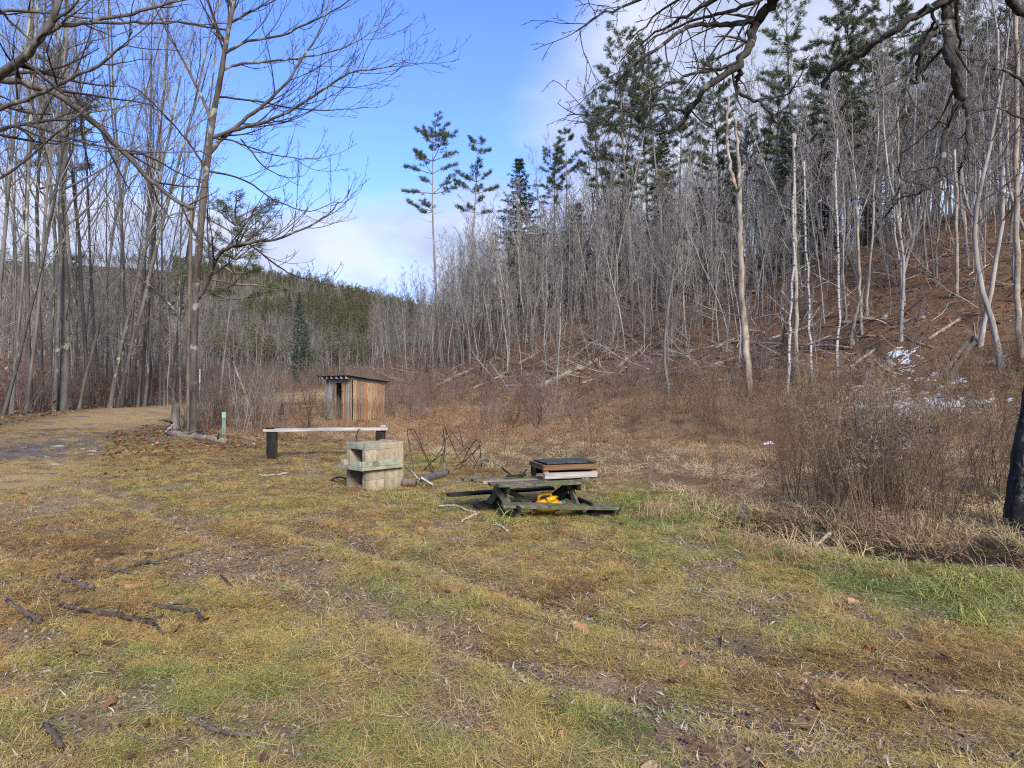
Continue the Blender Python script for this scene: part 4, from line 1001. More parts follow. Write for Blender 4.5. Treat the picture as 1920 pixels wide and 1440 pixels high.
# ---- the gnarled dark tree at the right edge
rb = (5.74, 7.7, hz(5.74, 7.7)); rtree = thing('gnarled_dark_tree', 'gnarled blackish tree at the right edge with drooping limbs overhead', 'tree', rb); off = np.array(rb)
a = MB(); P = smooth(np.array([(5.74, 7.7, -.25), (5.70, 7.7, .35), (5.74, 7.7, .9), (5.88, 7.72, 1.6), (6.06, 7.8, 2.6), (6.25, 7.8, 3.6), (6.35, 7.7, 4.8), (6.2, 7.5, 5.8)]), 5) - off
rg = np.random.default_rng(8); a.tube(P, np.interp(np.linspace(0, 1, len(P)), [0, .1, .2, .35, 1], [.37, .31, .285, .26, .16]) * rg.uniform(.95, 1.06, len(P)), 16); a.build('trunk', M['bark_oak'], rtree)
LR = [dict(perm=3.6, n=0, start=.12, len=.22, taper=.25, ang=50, up=-.02, wob=.17, seg=5, sides=5, rmin=.0052, rf=.42, max=1.3), dict(perm=6, n=0, start=.15, len=.36, taper=.4, ang=45, up=-.02, wob=.17, seg=4, sides=3, rmin=.0034, rf=.6), dict(n=3, start=.3, len=.4, ang=45, up=.0, wob=.14, seg=2, sides=3, rmin=.0022, rf=.7)]
LH = [dict(perm=6.5, n=0, start=.05, len=.34, taper=.2, ang=40, up=-.06, wob=.10, seg=6, sides=4, rmin=.0050, rf=.45, max=1.4), dict(perm=6.5, n=0, start=.12, len=.36, taper=.3, ang=38, up=-.07, wob=.10, seg=4, sides=3, rmin=.0034, rf=.6), dict(n=3, start=.3, len=.45, ang=38, up=-.06, wob=.1, seg=3, sides=3, rmin=.0027, rf=.7)]
k3 = 7 / FPX
limb(rtree, None, 7, 0, .17, .075, M['bark_oak'], M['bark_oak'], 700, LR, off, pts=[(6.2, 7.5, 5.8), (5.5, 7.3, 6.3), (4.5, 7.1, 6.15), (3.6, 6.95, 6.1), (2.9, 6.9, 6.0), (2.62, 6.95, 5.5)], sides=10)
for i, (pix, r0, r1, dy, lv) in enumerate((([(1800, -120), (1782, -50), (1778, 0), (1781, 40), (1778, 83), (1790, 140), (1804, 182)], 15, 8, .0, LR), ([(1803, 178), (1783, 227), (1768, 267), (1767, 317), (1759, 343), (1723, 363), (1678, 376)], 7, 1.6, -.3, LR), ([(1804, 180), (1812, 217), (1820, 273), (1808, 300), (1797, 323)], 5, 1.5, .4, LR), ([(1781, -10), (1765, 8), (1720, 27), (1673, 60), (1613, 97), (1565, 128), (1537, 163)], 9.5, 4, .6, None), ([(1779, 38), (1752, 62), (1731, 87), (1724, 110), (1723, 142), (1716, 158)], 7, 2, -.5, LR),
    ([(1722, 26), (1740, 5), (1752, 22), (1748, 52), (1725, 85), (1712, 105), (1695, 160), (1700, 227), (1690, 300), (1680, 380), (1655, 413)], 3.6, 1.4, -.8, LR), ([(1778, 80), (1750, 110), (1735, 130)], 3.5, 1.5, .3, LR), ([(1790, -20), (1796, 50), (1800, 110), (1798, 150)], 4, 1.8, .3, LR), ([(1455, -8), (1430, 24), (1411, 50), (1405, 80), (1403, 93), (1377, 133), (1330, 160), (1302, 193), (1280, 227), (1255, 250)], 10.5, 3, -.6, LR),
    ([(1414, 40), (1370, 44), (1330, 42), (1280, 55), (1225, 92), (1180, 130), (1150, 160)], 6, 1.4, -.5, LH), ([(1386, 132), (1380, 160), (1393, 180), (1423, 187), (1440, 205), (1457, 232)], 5, 1.6, .5, LR), ([(1376, 132), (1353, 125), (1300, 140), (1250, 155), (1200, 180)], 4, 1.4, -.7, LH), ([(1290, 212), (1240, 195), (1180, 208), (1130, 210), (1060, 218)], 2.8, 1.0, -.4, LH), ([(1262, 246), (1200, 236), (1150, 230), (1080, 232)], 2.4, .9, .4, LH),
    ([(1450, -5), (1415, 0), (1370, 22), (1320, 30), (1260, 52), (1200, 90)], 5, 1.4, .5, LH), ([(1420, -40), (1350, -5), (1290, 28), (1230, 60), (1160, 110)], 5, 1.3, .0, LH), ([(1400, -60), (1320, -30), (1240, 20), (1180, 75)], 4.5, 1.3, .6, LH), ([(1380, -90), (1280, -40), (1200, 0), (1130, 22), (1080, 60)], 4.5, 1.2, -.6, LH), ([(1962, 215), (1920, 150), (1890, 135), (1862, 126)], 4, 1.8, -.3, LR), ([(2000, 260), (1920, 218), (1870, 200), (1830, 210)], 3, 1.1, .3, LR), ([(1930, 30), (1905, 18), (1885, -10)], 9, 8, .2, None), ([(1423, 187), (1470, 180), (1500, 150), (1515, 100)], 2.2, 1, .3, LR))):
    limb(rtree, pix, 7.1, dy, r0 * k3, r1 * k3, M['bark_oak'], M['bark_oak'], 720 + i, lv, off, wig=.012, ph=i * .7)

# ================================================================== WOODS
rs = np.random.default_rng(2024)
def lean_to(P0, P1): return None
# ---- left stand, each tree its own
LW = [(22, 776, 4, 24, 'slim'), (78, 772, 5, 22, ''), (100, 771, 2, 25, ''), (118, 769, 1, 24, 'thick'), (148, 768, 3, 20, 'lean'), (166, 766, 0, 26, ''), (205, 765, 2, 21, 'lean'), (218, 764, 5, 23, 'lean'), (232, 763, 1, 24, ''), (258, 762, 6, 22, ''), (270, 762, 4, 25, ''), (285, 760, 3, 22, 'slim'), (325, 752, 2, 25, ''), (48, 776, 6, 22, ''), (58, 771, 0, 25, ''), (188, 762, 6, 24, 'slim'), (300, 757, 0, 22, 'slim'), (-20, 776, 1, 24, ''), (-60, 780, 3, 22, ''), (8, 780, 5, 16, 'lean'), (134, 763, 5, 25, ''), (246, 759, 3, 25, 'slim')]
LN = ['slim grey bare tree in the left stand beside the leaning one at the picture edge', 'bare tree with two pale stems side by side in the left stand', 'straight dark stemmed bare tree right of the paired stems', 'thickest grey trunk of the left stand with smooth bark', 'leaning bare tree crossing in front of the thickest trunk', 'upright bare tree just right of the thickest trunk', 'leaning mossy grey tree near the rusty bush by the track', 'strongly tilted mossy tree at the grassy bend of the track', 'straight bare tree behind the strongly tilted one', 'pale bare tree where the grassy track bends away', 'tall bare tree next to the pale one at the track bend', 'slender bare tree at the far end of the track verge', 'tall straight tree rising just left of the solitary bare tree', 'grey bare tree near the evergreen ground shoots at far left', 'dark bare tree behind the evergreen ground shoots', 'slender tree between the two leaning mossy ones', 'slender bare tree last before the brush by the track', 'bare tree cut by the left picture edge', 'bare tree whose branches reach in from beyond the left edge', 'bare tree tilting steeply right across the left edge', 'bare tree behind the thickest trunk, upright and dark', 'slender bare tree behind the tilted mossy trees']
for i, ((px, py, v, H, st), lab) in enumerate(zip(LW, LN)):
    g0 = hit(px, py, 18); g0.y = max(g0.y, 22)
    Hn = 17 + (v % 3) * 1.5; s = H / Hn * rs.uniform(.9, 1.05); w = {'thick': 1.2, 'slim': .42, 'lean': .6, '': .54}[st] * s
    tl = (0, {'lean': R(8)}.get(st, R(rs.normal(0, 2.5)) + R(.8)))
    if px == 8: tl = (0, R(20))
    place(WOOD, v, 'bare_tree', lab, 'tree', (g0.x, g0.y, g0.z), rs.uniform(0, 6.28), (w, s), 'bare trees of the left stand', tilt=tl)
ORD = 'first second third fourth fifth sixth seventh eighth ninth tenth eleventh twelfth thirteenth fourteenth fifteenth sixteenth seventeenth eighteenth'.split()
for i, px in enumerate(sorted((-10, 16, 34, 64, 90, 108, 140, 158, 176, 198, 212, 226, 240, 252, 266, 280, 308, 338))):
    Y = 29 + 7 * rs.random(); x = (px - 960) / FPX * Y; s = rs.uniform(.8, 1.15)
    place(WOOD, int(rs.integers(0, 7)), 'slim_bare_tree', 'slim tree in the back row of the left stand, %s from the left' % ORD[i], 'tree', (x, Y, hz(x, Y)), rs.uniform(0, 6.28), (s * rs.uniform(.3, .5), s), 'slim trees in the back row of the left stand', tilt=(R(rs.normal(0, 2)), R(rs.normal(1, 4))))
# conifers behind the left stand
for i, (px, py, Y, v, s, lab) in enumerate(((145, 760, 38, 1, 1.05, 'tall ragged pine rising above the left stand'), (128, 764, 44, 4, .50, 'short pine with dense low crown inside the left stand'), (560, 745, 62, 2, .42, 'small dark conifer standing at the wood edge left of the shed'), (575, 742, 60, 0, .30, 'low dark conifer beside the shed roof in the wood edge'))):
    p = at(px, py, Y)
    if i < 2: place(PINE, v, 'pine_tree', lab, 'pine', (p.x, p.y, hz(p.x, p.y)), i * 2.1, s)
    else: place(SPR, v, 'spruce_tree', lab, 'spruce', (p.x, p.y, hz(p.x, p.y)), i * 1.3, (s * 1.1, s * (1.5 if i == 2 else 1.6)))
g0 = hit(436, 806); yp = pine_tree(390, 7.7, .05, .60, 2.0, .45, 16, .12, .19, .010, .25, 4, .02)
e = thing('young_pine', 'slender young pine whose green boughs spread behind the tall bare tree', 'pine', (g0.x - .95, g0.y + 1.2, hz(g0.x - .95, g0.y + 1.2)))
par = e
for mm, nm, m_ in zip(yp, ('trunk', 'crown', 'needles'), ('bark_pine', 'bark_pine', 'needles_pine')): par = mm.build(nm, M[m_], par if nm == 'needles' else e)

# ---- right hillside: the pines and spruces against the sky, each its own
CON = [(828, 575, 66, 'P', 0, 1.0, 'lone tall pine with a flat leaning crown, left one of two above the valley'), (877, 560, 68, 'P', 1, .98, 'lone tall pine with dead lower branches, right one of two above the valley'), (985, 560, 72, 'S', 0, 1.22, 'dense dark spruce on the hill crest right of the lone pines'), (1040, 550, 78, 'P', 4, .95, 'thin pine with high tufted crown just right of the dense spruce'), (1060, 545, 76, 'P', 1, 1.0, 'straight thin pine beside another above the hill crest'), (1085, 560, 70, 'S', 1, 1.1, 'small dark spruce below the paired thin pines'),
       (1120, 520, 66, 'P', 4, 1.12, 'pine with bare reddish stem left of the big ragged pines'), (1185, 560, 58, 'P', 3, 1.02, 'big ragged pine with layered boughs at the left end of the hill pines'), (1215, 540, 62, 'P', 2, 1.15, 'tall pine close behind the big ragged pine'), (1275, 530, 60, 'P', 4, 1.25, 'thin hill pine half hidden by drooping dark limbs'), (1330, 520, 58, 'P', 2, 1.05, 'bushy pine above the forked pale snag'), (1310, 500, 52, 'S', 1, 1.15, 'dark spruce low among bare trees behind the snag'), (1240, 520, 62, 'S', 2, .9, 'pointed dark spruce among the hill pines'), (1400, 480, 56, 'P', 4, 1.2, 'thin pine behind the forked pale snag'),
       (1450, 470, 52, 'P', 2, 1.1, 'leafy pine left of the darkest big pine'), (1555, 480, 46, 'P', 3, 1.12, 'darkest big pine with heavy boughs near the top of the hill'), (1625, 470, 50, 'P', 2, 1.15, 'tall pine right of the darkest big pine'), (1680, 450, 52, 'P', 3, 1.0, 'broad pine behind the hanging dark branch'), (1760, 430, 54, 'P', 2, 1.2, 'pine near the hill top under the long dark limb'), (1850, 420, 50, 'P', 3, 1.0, 'ragged pine at upper right with thin crown'), (1900, 440, 42, 'P', 2, 1.1, 'tall pine at the upper right picture edge'), (1500, 520, 50, 'S', 1, 1.0, 'dark young spruce deep among the bare hill trees'), (1540, 500, 52, 'S', 2, .85, 'dark spruce left below the darkest big pine'), (1700, 520, 46, 'S', 1, .8, 'shadowy spruce behind the broken snag'), (1150, 600, 62, 'S', 1, .9, 'young dark spruce on the lower left slope of the hill'), (1160, 560, 66, 'P', 3, 1, 'wide pine behind the reddish stemmed one'), (1245, 540, 56, 'P', 3, 1, 'heavy pine between the ragged pines and drooping limbs'), (1350, 500, 60, 'P', 3, 1, 'heavy pine just left above the forked snag'), (1500, 480, 48, 'P', 3, 1, 'full crowned pine close left of the darkest pine'), (1590, 470, 46, 'P', 2, 1, 'pine close right of the darkest big pine'), (1650, 450, 46, 'P', 3, 1, 'dark wide pine left of the hanging branch'), (1720, 440, 46, 'P', 3, 1, 'dark wide pine right behind the hanging branch'), (1800, 430, 46, 'P', 2, 1, 'dark pine right of the hanging branch'), (1370, 480, 50, 'S', 2, 1, 'dark spruce just behind the forked snag top'), (1480, 470, 46, 'S', 2, 1, 'dark spruce below the full crowned pine'), (1640, 470, 48, 'S', 2, 1, 'dark spruce below the dark wide pine')]
TOPS = [240, 258, 285, 252, 245, 370, 165, 55, 75, 130, 140, 340, 235, 205, 120, -40, -15, 25, 15, -30, -60, 340, 250, 430, 440, 90, 110, 90, -20, 0, -40, -10, -20, 280, 200, 230]
HT = {'P': (19, 18, 20, 22, 17), 'S': (11, 8, 13)}
for i, (px, py, Y, kd, v, s, lab) in enumerate(CON):
    x = (px - 960) / FPX * Y; s = (CAMZ + (720 - TOPS[i]) / FPX * Y - hz(x, Y)) / HT[kd][v]
    s = (s * (1.0 if kd == 'S' else .92), s)
    place(PINE if kd == 'P' else SPR, v, 'pine_tree' if kd == 'P' else 'spruce_tree', lab, 'pine' if kd == 'P' else 'spruce', (x, Y, hz(x, Y)), {0: 0.0, 1: 2.2}.get(i, rs.uniform(0, 6.28)), s, 'conifers on the right hillside')
# small evergreens near the shed and field edge
for i, (px, py, s, lab) in enumerate(((800, 722, .16, 'little dark evergreen at the foot of the hill right of the shed'), (530, 800, .11, 'tiny evergreen seedling left of the shed behind the bench'), (1470, 690, .14, 'little evergreen on the leafy slope left of the birch'))):
    g0 = hit(px, py); place(SPR, i, 'evergreen_seedling', lab, 'spruce', g0, i, s)

# ---- right hillside: bare trees
pts = []
while len(pts) < 1700:
    Y = rs.uniform(26, 135) ** 1.0; px = rs.uniform(690, 2050); x = (px - 960) / FPX * Y
    s = float(hill_s(x, Y)); 
    if s < 0.6 or s > 48: continue
    if s < 9 and px > 1000 and rs.random() > .14 + .5 * (s / 9) ** 2: continue
    if rs.random() > (0.26 if px > 1480 and s < 18 else 1.0): continue
    if px > 1560 and s < 6 and rs.random() < .75: continue
    if any((x - a) ** 2 + (Y - b) ** 2 < 0.35 for a, b in pts): continue
    pts.append((x, Y))
pts.sort(key=lambda p: p[1])
NEAR = 285
ZONES = [(900, 'right of the shed'), (1010, 'below the lone pines'), (1090, 'above the slanting logs'), (1170, 'above the thick pale log'), (1250, 'above the long level log'), (1330, 'left of the forked snag'), (1385, 'close left of the forked snag'), (1440, 'close right of the forked snag'), (1500, 'around the white birch'), (1560, 'left of the broken snag'), (1620, 'around the broken snag'), (1680, 'behind the snow patches'), (1740, 'under the hanging dark branch'), (1800, 'behind the cut logs'), (1860, 'right of the cut logs'), (1905, 'beside the tall pale trunk'), (9999, 'at the right picture edge')]
for i, (x, Y) in enumerate(pts[:NEAR]):
    px = 960 + FPX * x / Y; sl = float(hill_s(x, Y))
    s = rs.uniform(.52, .86) * (1.45 if px > 1480 else 1.0); w = s * rs.uniform(.7, 1.35) * (1.25 if rs.random() < .15 else 1)
    ty = R(rs.normal(0, 3.2))
    zone = next(z for lim, z in ZONES if px < lim)
    th = 'stout' if w / s > 1.15 else ('spindly' if w / s < .85 else 'thin')
    ln = 'leaning right' if ty > R(3.5) else ('leaning left' if ty < R(-3.5) else 'upright')
    hgt = 'at the slope foot' if sl < 6 else ('midway up the slope' if sl < 14 else 'higher up the slope')
    place(HILL, int(rs.integers(0, 9)), 'thin_bare_tree', '%s %s bare grey tree %s, %s' % (th, ln, zone, hgt), 'tree', (x, Y, hz(x, Y)), rs.uniform(0, 6.28), (w, s), 'thin bare trees on the hillside', tilt=(R(rs.normal(0, 3)), ty))
def joined(pr, name):
    """trunk + crown of a prototype as one mesh for the far woods"""
    bm = bmesh.new(); mats = []
    for k, me in enumerate(pr):
        n0 = len(bm.faces); bm.from_mesh(me); bm.faces.ensure_lookup_table()
        for f in bm.faces[n0:]: f.material_index = k
        mats.append(me.materials[0])
    me = bpy.data.meshes.new(name); bm.to_mesh(me); bm.free()
    for m in mats: me.materials.append(m)
    return me
JH = [joined(HILL[i], 'far_bare') for i in range(6)]; JW = [joined(WOOD[i], 'far_wood') for i in range(5)]
JP = []
for i in (2, 3, 4):
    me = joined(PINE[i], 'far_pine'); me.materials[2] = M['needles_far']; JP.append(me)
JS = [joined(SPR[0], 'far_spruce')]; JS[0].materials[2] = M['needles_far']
sap = []
while len(sap) < 520:
    Y = rs.uniform(26, 80); px = rs.uniform(700, 1960); x = (px - 960) / FPX * Y; sl = float(hill_s(x, Y))
    if 0.5 < sl < 20 and rs.random() < (.22 + .05 * sl if px < 1500 else .25): sap.append((x, Y))
far = pts[NEAR:] + sap; n = len(far); fx = np.array([p[0] for p in far]); fy = np.array([p[1] for p in far])
scatter('hillside_woods', np.stack([fx, fy, height(fx, fy)], 1), np.stack([rs.normal(0, .05, n), rs.normal(0, .05, n), rs.uniform(0, 6.28, n)], 1), np.where(np.arange(n) < n - len(sap), rs.uniform(.5, .85, n) * np.where((rs.random(n) < np.where(960 + FPX * fx / fy > 1380, .7, np.where(960 + FPX * fx / fy > 1100, .3, .05))) & (hill_s(fx, fy) > 10), 1.75, 1.0) * np.where((960 + FPX * fx / fy > 850) & (960 + FPX * fx / fy < 1180) & (fy > 48), 1.32, 1.0), rs.uniform(.2, .45, n)), rs.integers(0, 6, n), rs.random(n), JH, 'mass of bare grey trees farther up the hillside')
# woods on the valley floor behind the clearing and on the far ridge
V = JH + JW + JP + JS
N = 5200; fx, fy, fv, fs = [], [], [], []
while len(fx) < 2600:
    Y = 27 * (430 / 27.0) ** rs.random() if rs.random() < .45 else rs.uniform(180, 405); px = rs.uniform(-80, 900); x = (px - 960) / FPX * Y
    if px > 318 and Y < 60 + 55 * min(1, max(0, (px - 318) / 90)): continue
    if px <= 318 and Y < 31: continue
    if hill_s(x, Y) > -2 and Y < 140: continue
    if px <= 330 and Y < 95 and rs.random() < .45: continue
    con = float(fbm(x * .012, Y * .012, 121, 2)); r_ = rs.random(); 
    if Y > 170 and con > (.50 if px < 480 else .42): v = 11 + int(rs.integers(0, 3)) if r_ < .75 else int(rs.integers(0, 11))
    elif Y > 60 and r_ < .06: v = 11 + int(rs.integers(0, 4))
    else: v = int(rs.integers(0, 11))
    s = rs.uniform(.7, 1.05) * (.42 if v in (11, 12, 13) and Y > 170 else (.62 if Y > 170 else 1.0))
    if v >= 6 and v <= 10: s *= .8
    if px > 360 and Y < 170: s *= .8
    if px <= 360 and Y < 170: s = min(s, (.135 * Y + 2.5) / (12.0 if v < 6 else 18.0) * rs.uniform(.75, 1.1))
    fx.append(x); fy.append(Y); fv.append(v); fs.append(s)
for _ in range(5200):
    Y = rs.uniform(170, 408); px = rs.uniform(325, 870); x = (px - 960) / FPX * Y
    if hill_s(x, Y) > -2: continue
    con = float(fbm(x * .018, Y * .018, 121, 3)) + .12 * float(sstep(250, 380, Y))
    if (con > (.50 if Y > 300 else .60) or Y > 365) and rs.random() < .85: v = 11 + int(rs.integers(0, 3)); s = rs.uniform(.28, .55)
    else: v = int(rs.integers(0, 6)); s = rs.uniform(.5, .8)
    if Y > 330 and rs.random() < .5: v = 14; s = rs.uniform(.35, .75)
    fx.append(x); fy.append(Y); fv.append(v); fs.append(s)
fx, fy = np.array(fx), np.array(fy); n = len(fx)
scatter('distant_woods', np.stack([fx, fy, height(fx, fy)], 1), np.stack([rs.normal(0, .05, n), rs.normal(0, .05, n), rs.uniform(0, 6.28, n)], 1), np.array(fs), np.array(fv), rs.random(n), V, 'distant mixed woods covering the valley and far ridge')

# ---- pale dead snags and birches on the hillside
def snag_tree(name, label, base, lines, m, group, twigs=6, seed=0, cat='dead tree'):
    g0 = hit(*base); offs = np.array(tuple(g0)); e = thing(name, label, cat, g0, 0, group); k = g0.y / FPX
    for i, (pix, r0, r1, dy) in enumerate(lines):
        P = smooth(trace(pix, g0.y, dy)) - offs; rg = np.random.default_rng(seed + i); P[1:-1] += rg.normal(0, .02, (len(P) - 2, 3))
        rad = np.linspace(r0, r1, len(P)) * k * .62 * rg.uniform(.92, 1.08, len(P))
        a = MB(); a.tube(P, rad, 9, True); a.build('trunk' if i == 0 else 'fork', m, e)
        if twigs:
            b = MB(); sprout(b, rg, P, rad, [dict(n=twigs, start=.3, len=.13, ang=60, up=.03, wob=.12, seg=4, sides=4, rmin=.012, rf=.25), dict(n=4, start=.2, len=.5, ang=40, up=.03, wob=.12, seg=3, sides=3, rmin=.007)]); b.build('crown', m, e)
    return e
SG = 'pale dead snags on the hillside'
snag_tree('forked_snag', 'tall pale forked snag with stripped bark on the hillside', (1408, 745), [([(1408, 750), (1400, 660), (1392, 570), (1388, 480), (1386, 400), (1384, 350)], 11.5, 8, .4), ([(1384, 356), (1372, 330), (1364, 280), (1363, 220), (1366, 180)], 6, 3, .3), ([(1384, 356), (1386, 310), (1380, 250), (1376, 215)], 6, 3.2, -.2)], M['dead_wood'], SG, 5, 11)
snag_tree('broken_snag', 'straight pale snag broken off short, right of the birches', (1615, 628), [([(1616, 632), (1613, 560), (1610, 480), (1607, 388)], 5.5, 4, .3)], M['dead_wood'], SG, 0, 12)
snag_tree('leaning_snag', 'short leaning splintered snag against the broken one', (1594, 652), [([(1594, 656), (1600, 610), (1608, 577), (1620, 536)], 8, 2, .2)], M['dead_wood'], SG, 0, 13)
snag_tree('tall_snag', 'tall straight pale trunk near the right picture edge', (1913, 672), [([(1913, 678), (1910, 560), (1906, 400), (1906, 200), (1905, 60), (1903, -60)], 9, 6, .3)], M['dead_wood'], SG, 3, 14)
snag_tree('pale_snag', 'straight tan barkless trunk just right of the birch', (1493, 695), [([(1494, 700), (1493, 600), (1491, 480), (1489, 380), (1488, 250)], 6.5, 4, .3)], M['dead_wood'], SG, 4, 15)
snag_tree('birch_tree', 'thin white birch with black marks at the slope foot', (1477, 742), [([(1477, 746), (1480, 660), (1483, 580), (1488, 480), (1486, 380), (1492, 250)], 4.6, 2.5, .2)], M['bark_birch'], None, 12, 16, 'birch')
snag_tree('birch_tree', 'grey birch stem between the white birch and broken snag', (1522, 725), [([(1522, 730), (1520, 640), (1516, 560), (1510, 440), (1508, 300)], 4.4, 2.5, .2)], M['bark_birch'], None, 12, 17, 'birch')
snag_tree('birch_tree', 'mottled birch stem just left of the leaning snag', (1570, 715), [([(1570, 720), (1572, 600), (1572, 480), (1566, 350), (1570, 260)], 4.6, 2.5, .2)], M['bark_birch'], None, 12, 18, 'birch')
snag_tree('tan_trunk', 'tan trunk standing behind the snow, left of the cut logs', (1690, 610), [([(1690, 614), (1690, 520), (1686, 420), (1685, 300), (1684, 200)], 4.6, 3, .2)], M['dead_wood'], SG, 6, 19)
snag_tree('tan_trunk', 'broad tan trunk right of the snow, partly peeled', (1795, 560), [([(1795, 566), (1794, 460), (1793, 380), (1790, 280)], 5.2, 3.5, .2)], M['dead_wood'], SG, 6, 20)
for k, (px, py, h, w, v, lab) in enumerate(((1690, 640, 14, 1.7, 0, 'dark upright tree behind the snow patches'), (1835, 650, 15, 2.0, 3, 'dark double tree above the two cut logs'), (1880, 690, 14, 1.6, 5, 'grey tree on the bare leafy slope at the right'), (1255, 745, 12, 1.2, 2, 'pale sapling at the foot of the hill above the brown field'), (1045, 730, 11, 1.1, 6, 'pale sapling beside the lowest fallen logs'), (905, 715, 10.5, 1.5, 1, 'stout pale tree at the left foot of the hill'))):
    g0 = hit(px, py); place(HILL, v, 'slope_tree', lab, 'tree', g0, k, (w, h / 12.3), tilt=(R(2 * (-1) ** k), 0))

# ---- fallen logs on the slope
FL = [((1440, 640), (1530, 610), 3.0, 'pale log slanting up between the birches and forked snag'), ((1640, 560), (1720, 545), 3.2, 'high level log on the upper leafy slope'), ((1740, 640), (1800, 600), 3.4, 'slanting log above the cut logs'), ((1330, 690), (1395, 668), 3.4, 'pale log just left of the forked snag foot'), ((1080, 650), (1180, 612), 2.8, 'thin pale log high in the fallen timber'), ((940, 726), (1040, 722), 3.0, 'level grey log at the field edge below the slope'), ((820, 725), (929, 672), 3.2, 'long fallen log slanting up at the left foot of the hill'), ((850, 731), (996, 689), 3.5, 'fallen log below the leftmost slanting one'), ((887, 731), (955, 700), 2.6, 'short fallen log among brush at the hill foot'), ((1007, 731), (1120, 678), 5.2, 'thick pale fallen log slanting up the slope'), ((1060, 682), (1112, 644), 3.5, 'fallen log lying above the thick pale one'), ((1124, 728), (1304, 726), 4.0, 'long level pale log at the edge of the brown field'), ((1161, 689), (1210, 650), 3.2, 'slanting log in the middle of the fallen timber'), ((1150, 657), (1262, 627), 3.0, 'thin log running up right in the fallen timber'), ((1573, 610), (1663, 596), 4.4, 'level pale log behind the broken snag'), ((1677, 610), (1735, 598), 4.4, 'pale log in line right of the broken snag'), ((1410, 674), (1540, 659), 2.6, 'thin pale log behind the forked snag'), ((1593, 692), (1640, 658), 3.2, 'slanting stick of timber right of the birches'),
      ((1423, 702), (1470, 686), 4.2, 'mossy log lying behind the foot of the forked snag'), ((1280, 728), (1320, 727), 3, 'short log end left of the forked snag'), ((1663, 677), (1678, 718), 7, 'stubby barky log pointing down at the snow'), ((1290, 660), (1395, 640), 2.6, 'slim log half hidden left of the forked snag'), ((1040, 715), (1075, 690), 3, 'short leaning log between the slanting ones'), ((1545, 640), (1640, 632), 2.4, 'slim dark log under the broken snag'), ((1205, 705), (1275, 690), 3, 'barky log above the long level one'), ((960, 700), (1060, 668), 2.6, 'thin grey log along the left slope')]
XL = [('pale', (845, 705), (905, 690)), ('grey', (925, 712), (1000, 705)), ('short', (970, 685), (1010, 664)), ('dark', (1020, 700), (1085, 703)), ('thin', (1090, 722), (1150, 700)), ('broken', (1130, 675), (1190, 668)), ('barkless', (1180, 722), (1240, 705)), ('slender', (1215, 668), (1290, 672)), ('weathered', (1260, 705), (1330, 690)), ('crooked', (1310, 720), (1385, 712)), ('mottled', (1340, 655), (1388, 632)), ('stubby', (1425, 660), (1462, 650)), ('tan', (1500, 655), (1560, 632)), ('knotty', (1620, 680), (1660, 690)), ('smooth', (1700, 640), (1750, 655)), ('split', (1840, 690), (1890, 668))]
XP = ['near the shed side of the slope', 'at the left slope foot', 'low on the left slope', 'just above the field edge', 'right of the thick pale log', 'amid the fallen timber', 'above the long level log', 'among thin stems in the timber', 'left of the forked snag, low down', 'at the foot of the forked snag', 'higher left of the forked snag', 'just right of the forked snag', 'behind the birches', 'left of the snow patches', 'behind the snow patches', 'right of the two cut logs']
FL += [(a_, b_, 2.2 + .5 * (k % 4), '%s fallen log %s' % (w_, p_)) for k, ((w_, a_, b_), p_) in enumerate(zip(XL, XP))]
for i, (a_, b_, r, lab) in enumerate(FL):
    p, q = hit(*a_), hit(*b_); k = (p.y + q.y) / 2 / FPX; 
    log('fallen_timber', lab, p, q, r * k * .95, M['log'] if i % 3 == 1 else M['dead_wood'], 100 + i, 'log', 'fallen timber on the hillside', knots=4, bend=.03)
p, q = hit(1767, 709), hit(1817, 643); p2, q2 = hit(1780, 716), hit(1834, 628)
log('cut_log', 'upper of two thick cut logs lying side by side on the slope', p, q, 6 * p.y / FPX, M['log'], 140, 'log', 'cut logs on the right slope', knots=2); log('cut_log', 'lower and longer of two thick cut logs on the slope', p2, q2, 5.6 * p2.y / FPX, M['log'], 141, 'log', 'cut logs on the right slope', knots=2)
p = hit(1600, 655); q = hit(1345, 640); log('leaning_dead_sapling', 'long thin pale dead sapling lying across the slope right of the forked snag', q, p, .06, M['dead_wood'], 142, 'dead tree', knots=3, bend=.02, twig=[dict(n=14, start=.1, len=.13, ang=55, up=.03, wob=.12, seg=3, sides=3, rmin=.008, rf=.35)])

# ---- snow patches (thin, broken)
def snow_field():
    m = MB(); rg = np.random.default_rng(66)
    for (px, py, sx, sy, n) in ((1655, 735, 38, 14, 70), (1625, 752, 30, 8, 40), (1730, 758, 48, 13, 120), (1795, 755, 40, 10, 45), (1700, 675, 14, 22, 45), (1680, 665, 8, 6, 12), (1800, 716, 9, 3, 8), (1620, 765, 30, 5, 24), (1440, 832, 8, 2, 4), (1745, 712, 30, 16, 14)):
        for _ in range(int(n * 1.5)):
            g0 = hit(px + rg.normal(0, sx * .7), py + rg.normal(0, sy * .6)); r = rg.uniform(.03, .12); k = 9; v = []
            if rg.random() < .12: r *= 1.9
            z0 = rg.uniform(.012, .05)
            for a in range(k):
                an = a * 6.283 / k; rr = r * rg.uniform(.45, 1.25); x, y = g0.x + rr * math.cos(an), g0.y + rr * .8 * math.sin(an); v.append((x, y, hz(x, y) + .004))
            v.append((g0.x, g0.y, hz(g0.x, g0.y) + z0 + r * .12)); m.raw(v, None, [(a, (a + 1) % k, k) for a in range(k)])
    o = m.build('snow', M['snow']); tag(o, 'thin broken patches of old snow at the foot of the leafy slope', kind='stuff')
snow_field()

